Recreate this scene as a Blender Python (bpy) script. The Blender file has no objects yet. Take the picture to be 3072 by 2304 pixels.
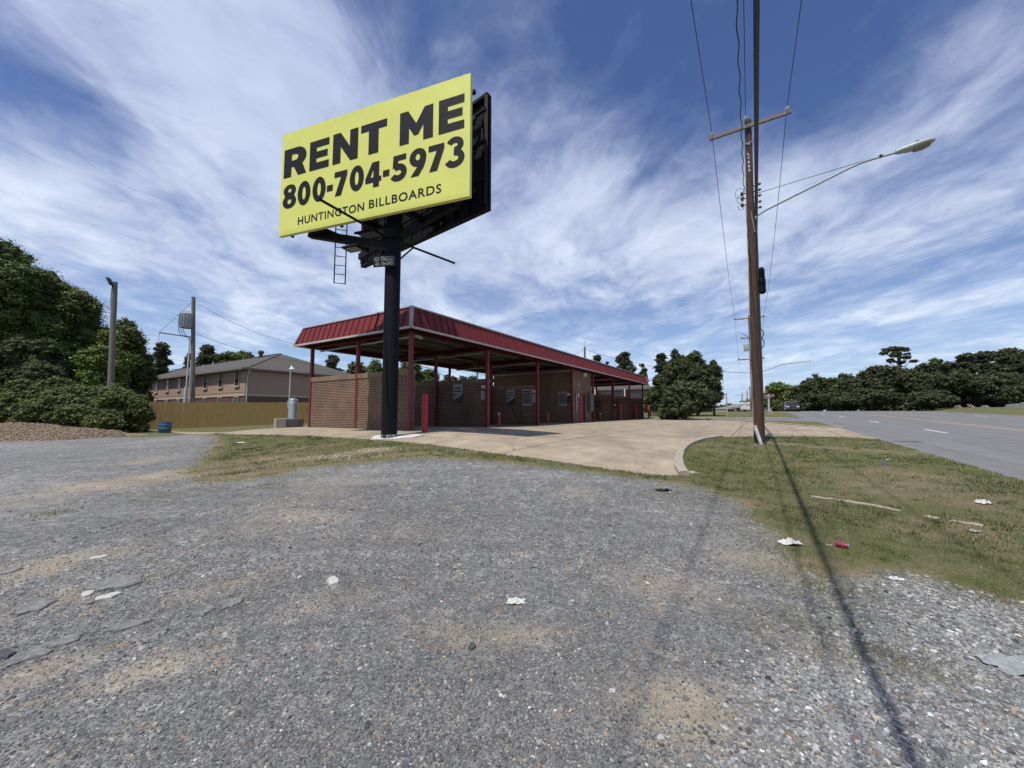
import bpy, math, random
import numpy as np
from mathutils import Vector, Matrix, geometry
rnd = random.Random(7)
RNG = np.random.default_rng(11)
C = bpy.context.scene.collection
WM = {}

# ------------------------------------------------------------------ camera model (used to measure the place from the photograph)
F = 1195.0; PITCH = math.radians(4.21); CP, SP = math.cos(PITCH), math.sin(PITCH)
EYE = np.array([0.0, 0.0, 1.55])
def ray(u, v):
    a = (u-1536)/F; b = (1152-v)/F
    return np.array([a, CP-b*SP, SP+b*CP])
def P(u, v, Y):
    r = ray(u, v); return EYE + r*(Y/r[1])
QV = np.array([.5135, .858]); WV = np.array([.858, -.5135])     # along the road / to its right
def qw(x, y): return x*QV[0]+y*QV[1], x*WV[0]+y*WV[1]
def xy(q, w): return q*QV[0]+w*WV[0], q*QV[1]+w*WV[1]

# ------------------------------------------------------------------ terrain height
K = 15/16.
C0 = np.array([-4.08*K, 15.0]); LV = np.array([.5388, .8425]); SV = np.array([-.8425, .5388])
def ts(t, s): return C0[0]+t*LV[0]+s*SV[0], C0[1]+t*LV[1]+s*SV[1]
FZ = .835
ctl = []
def cxy(x, y, z): q, w = qw(x, y); ctl.append((q, w, z))
for q in (-20, -8, 2, 12, 22, 32, 42, 55, 70, 90):
    ctl.append((q, 3.6, .0232*min(q, 80)))
for x, y, z in ((0, 0, 0), (0, 2, .0), (-3, 2, .0), (3, 2, .0), (0, 4, .05), (-4, 4, .06), (-8, 3, .05), (0, 6.2, .18), (-5, 7, .2), (3, 5, .08),
                (-10, 8, .2), (-16, 10, .25), (-9, 12, .45), (-14, 15, .42), (-20, 18, .35), (-26, 20.7, .35), (-26, 28, .42), (-20, 33, .6),
                (-34, 22, .35), (-40, 40, .5), (-12, 40, .75), (3.5, 8.3, .26), (1.55, 8.9, .42), (-.1, 9.7, .56), (-3, 12, .74),
                (8.9, 14.5, .47), (-30, 5, .1), (-30, -20, -.1), (0, -15, -.1), (-12.5, 15.2, .62), (-18, 24, .42), (-15, 20, .55), (5.5, 9.6, .28), (7, 7, .16), (5, 5, .08)):
    cxy(x, y, z)
for t in (-1.5, 6, 14, 24, 33):
    for s in (-2, 3, 8):
        cxy(*ts(t, s), FZ + .0035*max(t, 0))
for q, w, z in ((60, -10, 1.25), (60, -40, 1.1), (90, -20, 1.7), (90, -50, 1.6), (40, -40, .75)): ctl.append((q, w, z))
ctl = np.array(ctl)
def _tps(d): return np.where(d > 1e-9, d*d*np.log(np.maximum(d, 1e-9)), 0)
_n = len(ctl); _A = np.zeros((_n+3, _n+3)); _D = np.hypot(ctl[:, None, 0]-ctl[None, :, 0], ctl[:, None, 1]-ctl[None, :, 1])
_A[:_n, :_n] = _tps(_D)+np.eye(_n)*.6; _Pm = np.c_[np.ones(_n), ctl[:, :2]]; _A[:_n, _n:] = _Pm; _A[_n:, :_n] = _Pm.T
_wt = np.linalg.solve(_A, np.r_[ctl[:, 2], 0, 0, 0])
def smooth(x, a, b):
    t = np.clip((x-a)/(b-a), 0, 1); return t*t*(3-2*t)
def zroad(q): return .0232*np.minimum(q, 76) + np.where(q > 76, .0232*12*(1-np.exp(-(np.maximum(q, 76)-76)/12)), 0)
def gz(x, y):
    x = np.asarray(x, float); y = np.asarray(y, float)
    q, w = qw(x, y); qc = np.clip(q, -20, 95); wc = np.clip(w, -50, 6)
    z = _wt[_n]+_wt[_n+1]*qc+_wt[_n+2]*wc
    for i in range(_n): z = z+_wt[i]*_tps(np.hypot(qc-ctl[i, 0], wc-ctl[i, 1]))
    zr = zroad(np.clip(q, -60, 1000)) - .03*(w > 0)
    k = smooth(w, 2.2, 4.4); z = z*(1-k)+zr*k
    z = z+.55*smooth(w, 23.2, 29)
    far = smooth(np.hypot(x, y), 140, 220)
    return z*(1-far)+1.75*far
def G(u, v):
    r = ray(u, v); s = np.geomspace(1.2, 400, 1500); z = EYE[2]+r[2]*s; h = gz(r[0]*s, r[1]*s)
    i = np.argmax(z < h)
    if not (z < h).any(): i = len(s)-1
    a, b = s[max(i-1, 0)], s[i]; f0 = z[max(i-1, 0)]-h[max(i-1, 0)]; f1 = z[i]-h[i]
    t = a+(b-a)*(f0/(f0-f1) if f0 != f1 else 0)
    x, y = r[0]*t, r[1]*t
    return np.array([x, y, float(gz(x, y))])
def gpt(x, y, dz=0): return np.array([x, y, float(gz(x, y))+dz])

# ------------------------------------------------------------------ node helpers
class NT:
    def __init__(s, name):
        s.m = bpy.data.materials.new(name); s.m.use_nodes = True; s.t = s.m.node_tree; s.n = s.t.nodes; s.l = s.t.links
        s.b = s.n['Principled BSDF']; s.out = s.n['Material Output']
    def new(s, ty, **k):
        o = s.n.new(ty)
        for a, v in k.items(): setattr(o, a, v)
        return o
    def link(s, a, b): s.l.new(a, b)
    def setin(s, sock, v):
        if isinstance(v, bpy.types.NodeSocket): s.l.new(v, sock)
        elif v is not None:
            if hasattr(sock.default_value, '__len__') and hasattr(v, '__len__') and len(v) == 3 and len(sock.default_value) == 4: v = (*v, 1)
            sock.default_value = v
    def coord(s, kind='Object', scale=None):
        c = s.new('ShaderNodeTexCoord').outputs[kind]
        if scale is not None:
            m = s.new('ShaderNodeMapping'); s.link(c, m.inputs[0]); m.inputs['Scale'].default_value = scale; return m.outputs[0]
        return c
    def noise(s, vec, scale, detail=4, rough=.6, dist=0):
        o = s.new('ShaderNodeTexNoise'); s.link(vec, o.inputs['Vector']); o.inputs['Scale'].default_value = scale
        o.inputs['Detail'].default_value = detail; o.inputs['Roughness'].default_value = rough; o.inputs['Distortion'].default_value = dist
        return o.outputs['Fac']
    def ramp(s, fac, stops, interp='LINEAR'):
        o = s.new('ShaderNodeValToRGB'); s.link(fac, o.inputs[0]); cr = o.color_ramp; cr.interpolation = interp
        while len(cr.elements) < len(stops): cr.elements.new(.5)
        for e, (p, c) in zip(cr.elements, stops):
            e.position = p; e.color = (*c, 1) if hasattr(c, '__len__') else (c, c, c, 1)
        return o.outputs[0]
    def mix(s, f, a, b, mode='MIX'):
        o = s.new('ShaderNodeMix', data_type='RGBA', blend_type=mode)
        s.setin(o.inputs[0], f); s.setin(o.inputs[6], a); s.setin(o.inputs[7], b); return o.outputs[2]
    def math(s, op, a, b=None, c=None, clamp=False):
        o = s.new('ShaderNodeMath', operation=op); o.use_clamp = clamp
        s.setin(o.inputs[0], a)
        if b is not None: s.setin(o.inputs[1], b)
        if c is not None: s.setin(o.inputs[2], c)
        return o.outputs[0]
    def bump(s, h, strength=.5, dist=.02, nrm=None):
        o = s.new('ShaderNodeBump'); s.link(h, o.inputs['Height']); o.inputs['Strength'].default_value = strength; o.inputs['Distance'].default_value = dist
        if nrm is not None: s.link(nrm, o.inputs['Normal'])
        return o.outputs[0]
    def attr(s, name):
        o = s.new('ShaderNodeAttribute'); o.attribute_name = name; return o
    def sep(s, c):
        o = s.new('ShaderNodeSeparateColor'); s.link(c, o.inputs[0]); return o.outputs
    def done(s, col=None, rough=None, nrm=None, metal=None, spec=None):
        s.setin(s.b.inputs['Base Color'], col)
        s.setin(s.b.inputs['Roughness'], rough)
        if nrm is not None: s.link(nrm, s.b.inputs['Normal'])
        if metal is not None: s.b.inputs['Metallic'].default_value = metal
        if spec is not None: s.b.inputs['Specular IOR Level'].default_value = spec
        return s.m
def simple(name, c1, c2=None, scale=6, rough=.7, bump=0, metal=0, spec=.4, stretch=(1, 1, 1), detail=5, contrast=.25, dist=.01, dirt=0):
    n = NT(name); v = n.coord('Object', stretch); f = n.noise(v, scale, detail, .65)
    c2 = c2 or tuple(x*.7 for x in c1)
    col = n.ramp(f, [(.5-contrast, c2), (.5+contrast, c1)])
    if dirt:
        g = n.noise(n.coord('Object', (1, 1, .35)), 1.3, 6, .7)
        col = n.mix(n.ramp(g, [(.5, 0), (.72, dirt)]), col, (.06, .05, .04))
    r = n.ramp(f, [(.3, min(1, rough+.1)), (.7, max(0, rough-.1))])
    nb = n.bump(n.noise(v, scale*6, 4, .7), bump, dist) if bump else None
    return n.done(col, r, nb, metal, spec)

# ------------------------------------------------------------------ mesh helpers
class MB:
    def __init__(s): s.v = []; s.f = []; s.mi = []; s.cur = 0
    def add(s, vs, fs):
        o = len(s.v); s.v += [tuple(map(float, p)) for p in vs]; s.f += [tuple(o+i for i in f) for f in fs]; s.mi += [s.cur]*len(fs); return s
    def frame(s, c, ax, ay, az, sx, sy, sz, taper=1):
        c, ax, ay, az = (np.array(q, float) for q in (c, ax, ay, az)); vs = []
        for k in (-1, 1):
            t = 1 if k < 0 else taper
            for i, j in ((-1, -1), (1, -1), (1, 1), (-1, 1)): vs.append(c+ax*i*sx/2*t+ay*j*sy/2*t+az*k*sz/2)
        return s.add(vs, [(3, 2, 1, 0), (4, 5, 6, 7), (0, 1, 5, 4), (1, 2, 6, 5), (2, 3, 7, 6), (3, 0, 4, 7)])
    def box(s, c, d, rz=0, taper=1):
        a = (math.cos(rz), math.sin(rz), 0); b = (-math.sin(rz), math.cos(rz), 0); return s.frame(c, a, b, (0, 0, 1), *d, taper=taper)
    def bar(s, p, q, w, h=None, up=(0, 0, 1)):
        p, q = np.array(p, float), np.array(q, float); d = q-p; L = np.linalg.norm(d); d /= L; up = np.array(up, float)
        if abs(d@up) > .98: up = np.array([0, 1., 0])
        a = np.cross(up, d); a /= np.linalg.norm(a); b = np.cross(d, a)
        return s.frame((p+q)/2, a, b, d, w, h or w, L)
    def tube(s, pts, r, n=8, cap=True):
        pts = [np.array(p, float) for p in pts]; rs = r if hasattr(r, '__len__') else [r]*len(pts); o = len(s.v); vs = []; prev = None
        for i, p in enumerate(pts):
            d = pts[min(i+1, len(pts)-1)]-pts[max(i-1, 0)]; d /= np.linalg.norm(d)+1e-12
            if prev is None:
                up = np.array([0, 0, 1.]) if abs(d[2]) < .9 else np.array([1., 0, 0]); a = np.cross(up, d)
            else: a = prev-d*(prev@d)
            a /= np.linalg.norm(a); prev = a; b = np.cross(d, a)
            for k in range(n):
                t = 2*math.pi*k/n; vs.append(p+rs[i]*(math.cos(t)*a+math.sin(t)*b))
        fs = [(i*n+k, i*n+(k+1) % n, (i+1)*n+(k+1) % n, (i+1)*n+k) for i in range(len(pts)-1) for k in range(n)]
        if cap: fs += [tuple(range(n))[::-1], tuple((len(pts)-1)*n+k for k in range(n))]
        return s.add(vs, fs)
    def lathe(s, c, prof, n=16, axis=(0, 0, 1)):
        ax = np.array(axis, float); ax /= np.linalg.norm(ax); up = np.array([1., 0, 0]) if abs(ax[2]) > .9 else np.array([0, 0, 1.])
        a = np.cross(up, ax); a /= np.linalg.norm(a); b = np.cross(ax, a); c = np.array(c, float); vs = []
        for r, z in prof:
            for k in range(n):
                t = 2*math.pi*k/n; vs.append(c+ax*z+r*(math.cos(t)*a+math.sin(t)*b))
        m = len(prof); fs = [(i*n+k, i*n+(k+1) % n, (i+1)*n+(k+1) % n, (i+1)*n+k) for i in range(m-1) for k in range(n)]
        fs += [tuple(range(n))[::-1], tuple((m-1)*n+k for k in range(n))]
        return s.add(vs, fs)
    def quad(s, *p): return s.add(p, [tuple(range(len(p)))])
    def build(s, name, mat, parent=None, local=False, smooth_=False, loc=None, bevel=0):
        mw = WM[parent.name] if parent is not None else Matrix.Identity(4)
        vs = s.v
        if parent is None and loc is not None:
            mw = Matrix.Translation(Vector([float(q) for q in loc]))
        if not local and mw != Matrix.Identity(4):
            inv = np.array(mw.inverted()); a = np.array(vs); vs = (a@inv[:3, :3].T+inv[:3, 3]).tolist()
        me = bpy.data.meshes.new(name); me.from_pydata(vs, [], s.f)
        for m in (mat if isinstance(mat, (list, tuple)) else [mat]): me.materials.append(m)
        if any(s.mi): me.polygons.foreach_set('material_index', s.mi)
        if smooth_:
            me.polygons.foreach_set('use_smooth', [True]*len(me.polygons))
            try: me.set_sharp_from_angle(angle=math.radians(40))
            except Exception: pass
        o = bpy.data.objects.new(name, me); C.objects.link(o)
        if parent is not None: o.parent = parent; WM[o.name] = WM[parent.name]
        else:
            if loc is not None: o.location = [float(q) for q in loc]
            WM[o.name] = mw
        if bevel:
            b = o.modifiers.new('bevel', 'BEVEL'); b.width = bevel; b.segments = 2; b.limit_method = 'ANGLE'; b.angle_limit = math.radians(50)
        return o
def tag(o, label=None, cat=None, group=None, kind=None):
    if label: o['label'] = label
    if cat: o['category'] = cat
    if group: o['group'] = group
    if kind: o['kind'] = kind
    return o
def thing(name, label, cat, loc, rz=0, group=None):
    o = bpy.data.objects.new(name, None); C.objects.link(o); o.location = [float(q) for q in loc]; o.rotation_euler = (0, 0, rz); o.empty_display_size = .3
    WM[o.name] = Matrix.Translation(Vector([float(q) for q in loc])) @ Matrix.Rotation(rz, 4, 'Z')
    return tag(o, label, cat, group)
def npmesh(name, verts, faces_n, loops, mat, colors=None, smooth_=False, parent=None, cname='Col'):
    """verts (N,3), faces_n = verts per face, loops (M,) ints"""
    me = bpy.data.meshes.new(name); nf = len(loops)//faces_n
    me.vertices.add(len(verts)); me.vertices.foreach_set('co', np.asarray(verts, np.float32).ravel())
    me.loops.add(len(loops)); me.loops.foreach_set('vertex_index', np.asarray(loops, np.int32).ravel())
    me.polygons.add(nf); me.polygons.foreach_set('loop_start', np.arange(0, nf*faces_n, faces_n, dtype=np.int32))
    try: me.polygons.foreach_set('loop_total', np.full(nf, faces_n, dtype=np.int32))
    except Exception: pass
    me.update(calc_edges=True)
    if colors is not None:
        a = me.color_attributes.new(cname, 'FLOAT_COLOR', 'POINT'); a.data.foreach_set('color', np.asarray(colors, np.float32).ravel())
    me.polygons.foreach_set('use_smooth', np.full(nf, bool(smooth_)))
    me.materials.append(mat)
    o = bpy.data.objects.new(name, me); C.objects.link(o)
    if parent is not None: o.parent = parent
    return o
def inpoly(x, y, poly):
    poly = np.asarray(poly)[:, :2]; r = np.zeros(x.shape, bool); j = len(poly)-1
    for i in range(len(poly)):
        xi, yi = poly[i]; xj, yj = poly[j]
        c = ((yi > y) != (yj > y)) & (x < (xj-xi)*(y-yi)/((yj-yi) if yj != yi else 1e-12)+xi); r ^= c; j = i
    return r
def wob(x, y, s, seed=0):      # cheap smooth noise, about -1..1
    r = np.zeros_like(x); k = np.random.default_rng(seed)
    for o in range(4):
        for _ in range(3):
            a, b, ph = k.normal(), k.normal(), k.uniform(0, 6.28); f = s*2**o
            r = r+np.sin(x*a*f+y*b*f+ph)/(1.6**o)
    return r/4.5
# ------------------------------------------------------------------ ground materials
def gravel_mat():
    n = NT('gravel'); v = n.coord('Object'); at = n.sep(n.attr('Col').outputs['Color'])
    def vor(scale, rand=1.0):
        o = n.new('ShaderNodeTexVoronoi'); n.link(v, o.inputs['Vector']); o.inputs['Scale'].default_value = scale; o.inputs['Randomness'].default_value = rand; return o
    v1 = vor(62); v2 = vor(30); v3 = vor(13); v4 = vor(6.5)
    def stones(vo, pale):
        r = n.sep(vo.outputs['Color'])[0]
        st = [(0, (.052, .056, .062)), (.3, (.094, .10, .108)), (.55, (.13, .138, .147)), (.78, (.18, .188, .197)), (.93, (.25, .25, .25)), (.985, (.44, .42, .39))]
        if pale: st = [(0, (.075, .082, .09)), (.25, (.13, .142, .152)), (.5, (.18, .195, .205)), (.75, (.25, .262, .268)), (.93, (.34, .345, .34)), (.99, (.5, .49, .47))]
        return n.ramp(r, st)
    c = n.mix(.45, stones(v1, 0), stones(v2, 0))
    c = n.mix(.25, c, stones(v3, 0)); c = n.mix(.12, c, stones(v4, 0))
    cp = n.mix(.4, stones(v2, 1), stones(v3, 1)); 
    c = n.mix(at[2], c, cp)
    hue = n.sep(v3.outputs['Color'])[1]
    c = n.mix(n.ramp(hue, [(.965, 0), (.975, .45)]), c, (.24, .17, .12))
    # tan dust between the stones, stronger in worn patches
    d = n.noise(v, .55, 7, .62, .4); d2 = n.noise(v, 9, 5, .7)
    dm = n.math('ADD', n.math('MULTIPLY', n.ramp(d, [(.52, 0), (.78, .5)]), 1.0), n.math('MULTIPLY', at[0], 1.35))
    dm = n.math('ADD', dm, n.math('MULTIPLY', n.math('SUBTRACT', d2, .5), .9), clamp=True)
    dust = n.ramp(n.noise(v, 60, 4, .8), [(.3, (.18, .155, .12)), (.7, (.335, .292, .232))])
    c = n.mix(n.ramp(dm, [(.15, 0), (.95, .78)]), c, dust)
    big = n.noise(v, .22, 4, .6)
    c = n.mix(1, c, n.ramp(big, [(.3, (.82, .82, .83)), (.7, (1.18, 1.17, 1.15))]), 'MULTIPLY')
    c = n.mix(.8, c, n.ramp(n.noise(v, 2.6, 7, .75), [(.3, (.76, .76, .76)), (.5, (1, 1, 1)), (.7, (1.25, 1.24, 1.22))]), 'MULTIPLY')
    mt = n.new('ShaderNodeMapping'); n.link(v, mt.inputs[0]); mt.inputs['Rotation'].default_value = (0, 0, .35); mt.inputs['Scale'].default_value = (.22, 1.5, 1)
    c = n.mix(1, c, n.ramp(n.noise(mt.outputs[0], 1.1, 5, .6, .8), [(.32, (.84, .84, .85)), (.68, (1.17, 1.16, 1.14))]), 'MULTIPLY')
    gr = n.math('MULTIPLY', at[1], n.ramp(n.noise(v, 14, 4, .7), [(.42, 0), (.58, 1)]))
    c = n.mix(1, c, (1.02, .995, .94), 'MULTIPLY')
    c = n.mix(gr, c, n.ramp(n.noise(v, 40, 3, .7), [(.35, (.05, .06, .022)), (.65, (.13, .125, .055))]))
    h = n.math('ADD', n.math('MULTIPLY', v1.outputs['Distance'], -.35), n.math('MULTIPLY', v2.outputs['Distance'], -.5))
    h = n.math('ADD', h, n.math('MULTIPLY', v3.outputs['Distance'], -.5)); h = n.math('ADD', h, n.math('MULTIPLY', n.noise(v, 5, 5, .7), .8))
    return n.done(c, .9, n.bump(h, .7, .013), spec=.25)
def grass_mat():
    n = NT('grass_turf'); v = n.coord('Object'); at = n.sep(n.attr('Col').outputs['Color'])
    f = n.noise(v, 45, 4, .75); g = n.noise(v, 2.0, 6, .65, .5); w = n.noise(v, 9, 5, .7)
    green = n.ramp(f, [(.28, (.035, .046, .014)), (.5, (.082, .10, .030)), (.72, (.17, .185, .07))])
    dry = n.ramp(f, [(.28, (.07, .055, .033)), (.5, (.16, .13, .078)), (.72, (.31, .26, .16))])
    k = n.math('ADD', n.ramp(g, [(.40, 0), (.66, .85)]), n.math('MULTIPLY', n.math('SUBTRACT', w, .5), 1.1)); k = n.math('ADD', k, at[0], clamp=True)
    c = n.mix(k, green, dry)
    soil = n.ramp(f, [(.3, (.15, .115, .075)), (.7, (.36, .285, .19))])
    c = n.mix(n.math('MULTIPLY', at[1], n.ramp(w, [(.3, .2), (.6, 1)])), c, soil)
    return n.done(c, .95, n.bump(n.math('ADD', f, w), .9, .03), spec=.15)
def concrete_mat():
    n = NT('concrete_slab'); v = n.coord('Object')
    m = n.new('ShaderNodeMapping'); n.link(v, m.inputs[0]); m.inputs['Rotation'].default_value = (0, 0, -math.radians(57.4)); vr = m.outputs[0]
    f = n.noise(v, 1.1, 8, .7, .3); fine = n.noise(v, 70, 4, .8)
    ms = n.new('ShaderNodeMapping'); n.link(vr, ms.inputs[0]); ms.inputs['Scale'].default_value = (.35, 2.2, 1)
    st = n.noise(ms.outputs[0], 1.2, 6, .7)
    c = n.ramp(f, [(.28, (.235, .192, .135)), (.5, (.33, .275, .198)), (.72, (.41, .35, .26))])
    c = n.mix(.75, c, n.ramp(st, [(.3, (.72, .71, .70)), (.7, (1.1, 1.09, 1.07))]), 'MULTIPLY')
    c = n.mix(.7, c, n.ramp(fine, [(.3, (.72, .72, .72)), (.7, (1.2, 1.2, 1.2))]), 'MULTIPLY')
    spots = n.noise(v, 6, 6, .8); c = n.mix(n.ramp(spots, [(.64, 0), (.72, .5)]), c, (.13, .115, .09))
    # control joints every 4.6 m along and 3.7 m across
    s = n.new('ShaderNodeSeparateXYZ'); n.link(vr, s.inputs[0])
    wv = n.math('MULTIPLY', n.math('SUBTRACT', n.noise(v, 3, 4, .7), .5), .06)
    def joint(o, per, off):
        x = n.math('ADD', n.math('ADD', o, off), wv); x = n.math('MODULO', n.math('ADD', x, per*20), per)
        return n.math('LESS_THAN', n.math('ABSOLUTE', n.math('SUBTRACT', x, per/2)), .022)
    j = n.math('MAXIMUM', joint(s.outputs[0], 5.2, 1.0), joint(s.outputs[1], 4.1, .7))
    # random cracks
    vo = n.new('ShaderNodeTexVoronoi', feature='DISTANCE_TO_EDGE'); wn = n.new('ShaderNodeVectorMath', operation='ADD')
    nn = n.new('ShaderNodeTexNoise'); n.link(v, nn.inputs['Vector']); nn.inputs['Scale'].default_value = 1.4; nn.inputs['Detail'].default_value = 6
    n.link(v, wn.inputs[0]); n.link(nn.outputs['Color'], wn.inputs[1]); n.link(wn.outputs[0], vo.inputs['Vector']); vo.inputs['Scale'].default_value = .22
    cr = n.math('LESS_THAN', vo.outputs['Distance'], .0018)
    cc = n.math('MAXIMUM', j, n.math('MULTIPLY', cr, .8))
    big = n.noise(vr, .5, 7, .7, .8); c = n.mix(n.ramp(big, [(.46, 0), (.66, .62)]), c, (.15, .13, .10))
    c = n.mix(n.math('MULTIPLY', cc, .8), c, (.05, .048, .03))
    return n.done(c, .88, n.bump(n.math('SUBTRACT', n.math('ADD', fine, n.math('MULTIPLY', f, 1.5)), n.math('MULTIPLY', cc, 3)), .35, .01), spec=.3)
def asphalt_mat():
    n = NT('asphalt'); v = n.coord('Object'); m = n.new('ShaderNodeMapping'); n.link(v, m.inputs[0]); m.inputs['Rotation'].default_value = (0, 0, -math.radians(59.1))
    ms = n.new('ShaderNodeMapping'); n.link(m.outputs[0], ms.inputs[0]); ms.inputs['Scale'].default_value = (.05, 1.6, 1)
    st = n.noise(ms.outputs[0], 1.5, 5, .65); fine = n.noise(v, 90, 4, .85); md = n.noise(v, 1.2, 6, .7)
    c = n.ramp(st, [(.3, (.125, .126, .124)), (.7, (.18, .18, .176))])
    c = n.mix(.7, c, n.ramp(fine, [(.3, (.65, .65, .65)), (.7, (1.3, 1.3, 1.3))]), 'MULTIPLY')
    c = n.mix(.5, c, n.ramp(md, [(.35, (.85, .85, .85)), (.65, (1.12, 1.12, 1.12))]), 'MULTIPLY')
    # cracks across
    vo = n.new('ShaderNodeTexVoronoi', feature='DISTANCE_TO_EDGE'); n.link(m.outputs[0], vo.inputs['Vector']); vo.inputs['Scale'].default_value = .12
    nn = n.new('ShaderNodeTexNoise'); n.link(v, nn.inputs['Vector']); nn.inputs['Scale'].default_value = 1.4; nn.inputs['Detail'].default_value = 5
    wn = n.new('ShaderNodeVectorMath', operation='ADD'); n.link(m.outputs[0], wn.inputs[0]); n.link(nn.outputs['Color'], wn.inputs[1]); n.link(wn.outputs[0], vo.inputs['Vector'])
    c = n.mix(n.math('MULTIPLY', n.math('LESS_THAN', vo.outputs['Distance'], .002), .6), c, (.05, .05, .05))
    return n.done(c, .85, n.bump(fine, .3, .006), spec=.3)
M_gravel, M_grass, M_conc, M_asph = gravel_mat(), grass_mat(), concrete_mat(), asphalt_mat()
M_kerb = simple('kerb_concrete', (.38, .335, .26), (.22, .19, .15), 9, .9, .4)
M_white_paint = simple('road_paint_white', (.72, .72, .70), (.42, .42, .41), 14, .7)
M_yellow_paint = simple('road_paint_yellow', (.52, .30, .09), (.30, .21, .11), 10, .7)

# ------------------------------------------------------------------ regions measured from the photograph
def gl(pts): return [tuple(G(u, v)[:2]) for u, v in pts]
kerb_w = gl([(2052, 1426), (2038, 1404), (2036, 1375), (2044, 1353), (2066, 1334), (2104, 1320), (2160, 1311), (2264, 1308), (2418, 1309), (2540, 1311)])
RE = 4.5
pad_front = gl([(542, 1300), (687, 1303), (831, 1304.5), (940, 1307.5), (1103, 1318), (1239, 1328), (1369, 1344), (1521, 1364), (1747, 1395), (1956, 1424)])
north = gl([(2535, 1284), (2456, 1281), (2365, 1273.5), (2261, 1266), (2112, 1258.5)])
pw = lambda q, w: tuple(xy(q, w))
conc = pad_front+kerb_w+[pw(22.3, RE), pw(28.3, RE)]+north+[tuple(ts(37.5, -6)), tuple(ts(37.5, 11)), tuple(ts(4, 11.5)), tuple(ts(.5, 11.5)), tuple(ts(-1, 24))]
side = [pw(39.8, RE+.2), pw(39.2, -2), pw(40.5, -60), pw(46.5, -60), pw(45.5, -2), pw(47, 3.2), pw(50.5, RE+.2)]
gravel = gl([(1956, 1440), (2080, 1456), (2150, 1482), (2240, 1528), (2281, 1580), (2350, 1625), (2408, 1662), (2450, 1700), (2480, 1728), (2535, 1716), (2662, 1708), (2821, 1734), (2980, 1786), (3072, 1812)])
gravel += [(9, 2.2), (14, -6), (6, -30), (-40, -30), (-60, 8)]
gravel += gl([(0, 1313), (250, 1312), (450, 1311), (560, 1304), (640, 1305), (662, 1325), (640, 1350), (610, 1385), (560, 1412), (600, 1436), (660, 1446), (800, 1430), (950, 1396), (1100, 1384), (1239, 1374), (1369, 1376), (1521, 1388), (1747, 1414)])
def classify(x, y):
    q, w = qw(x, y)
    nx = x+.16*wob(x, y, 2.2, 3)+.10*wob(x, y, 9, 4)+.05*wob(x, y, 30, 8); ny = y+.16*wob(x, y, 2.2, 5)+.10*wob(x, y, 9, 6)+.05*wob(x, y, 30, 9)
    r = np.zeros(x.shape, int)                       # 0 grass
    r[inpoly(nx, ny, gravel)] = 1
    r[inpoly(x+.02*wob(x, y, 5, 1), y+.02*wob(x, y, 5, 2), conc)] = 2
    ed = w+.05*wob(x, y, 3, 12)*(q < 35)
    r[((ed > RE) & (w < 22.7) & (q > -80) & (q < 260)) | inpoly(x, y, side)] = 3
    return r
def blob(x, y, u, v, ru, rv, p=2.0):
    """soft elliptical patch centred at a photo point, radii given along/across the view in metres"""
    c = G(u, v); d = np.array([c[0], c[1]])/np.hypot(c[0], c[1]); a = (x-c[0])*d[0]+(y-c[1])*d[1]; b = -(x-c[0])*d[1]+(y-c[1])*d[0]
    return np.exp(-((a/rv)**2+(b/ru)**2)**(p/2))
sand = [(480, 1432, 1.1, .55, 1.1), (420, 1440, .7, .4, .9), (450, 1382, .5, .4, .6), (450, 2010, .28, .13, .6), (140, 2010, .25, .14, .55), (2060, 2140, .33, .28, .75), (1500, 1905, .5, .16, .5), (1320, 1890, .3, .15, .4),
        (980, 1800, .45, .2, .35), (700, 1750, .5, .2, .4), (2010, 1760, .5, .3, .45), (870, 1560, .8, .4, .45), (1230, 1600, .9, .3, .25), (820, 1510, .6, .5, .35), (2320, 1690, .5, .3, .5),
        (120, 1700, .8, .3, .5), (200, 1790, .3, .18, .5), (1750, 1480, .35, .3, .4), (1010, 1450, 1.0, .8, .3), (2480, 1960, .35, .2, .4), (1900, 1750, .4, .3, .3), (2480, 1700, .4, .2, .6), (300, 1470, 1.2, .7, .25)]
pale_poly = gl([(2130, 2300), (2230, 2060), (2330, 1950), (2500, 1800), (2560, 1735), (2662, 1706), (2821, 1730), (3072, 1808)])+[(6, 2.5), (4, -1), (1.2, -1)]
pale = [(650, 1345, 2.2, 2, .2), (250, 1340, 8, 3.0, .45), (950, 1450, 1.8, .9, .3)]
weeds = [(2490, 1760, .5, .35, .9), (2420, 1890, .35, .35, .6), (2700, 1985, .35, .2, .8), (2560, 1820, .3, .5, .6), (150, 1540, .25, .2, .9), (800, 1455, .6, .4, .5), (300, 1330, 1.2, .8, .7), (400, 1745, .45, .12, .6), (690, 1820, .2, .1, .5), (2250, 1600, .5, .3, .6), (2080, 1490, .8, .5, .7), (600, 1470, 1.4, .5, .4), (900, 1410, 2, .7, .5)]
bare = [(620, 1420, 1.6, .5, .8), (700, 1430, 1.2, .4, .7), (1240, 1362, 1.6, .25, .6), (760, 1380, 1.2, .4, .8), (1400, 1355, 1.2, .2, .5), (650, 1400, .8, .3, .7), (900, 1345, 1.2, .25, .45), (2700, 1420, 1.2, .6, .5), (2950, 1600, .7, .6, .4), (2750, 1600, .5, .4, .4), (2560, 1450, .5, .4, .4), (2300, 1400, .4, .3, .3), (2600, 1350, 1.6, .9, .65), (2500, 1345, .9, .6, .55), (960, 1372, 1.6, .35, .8), (1120, 1350, .7, .25, 1.0), (820, 1400, .9, .3, .5), (560, 1432, .7, .3, .8), (2850, 1480, 1.6, 1.3, .4), (2330, 1330, .8, .5, .6), (2400, 1680, .5, .2, .5)]
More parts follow.
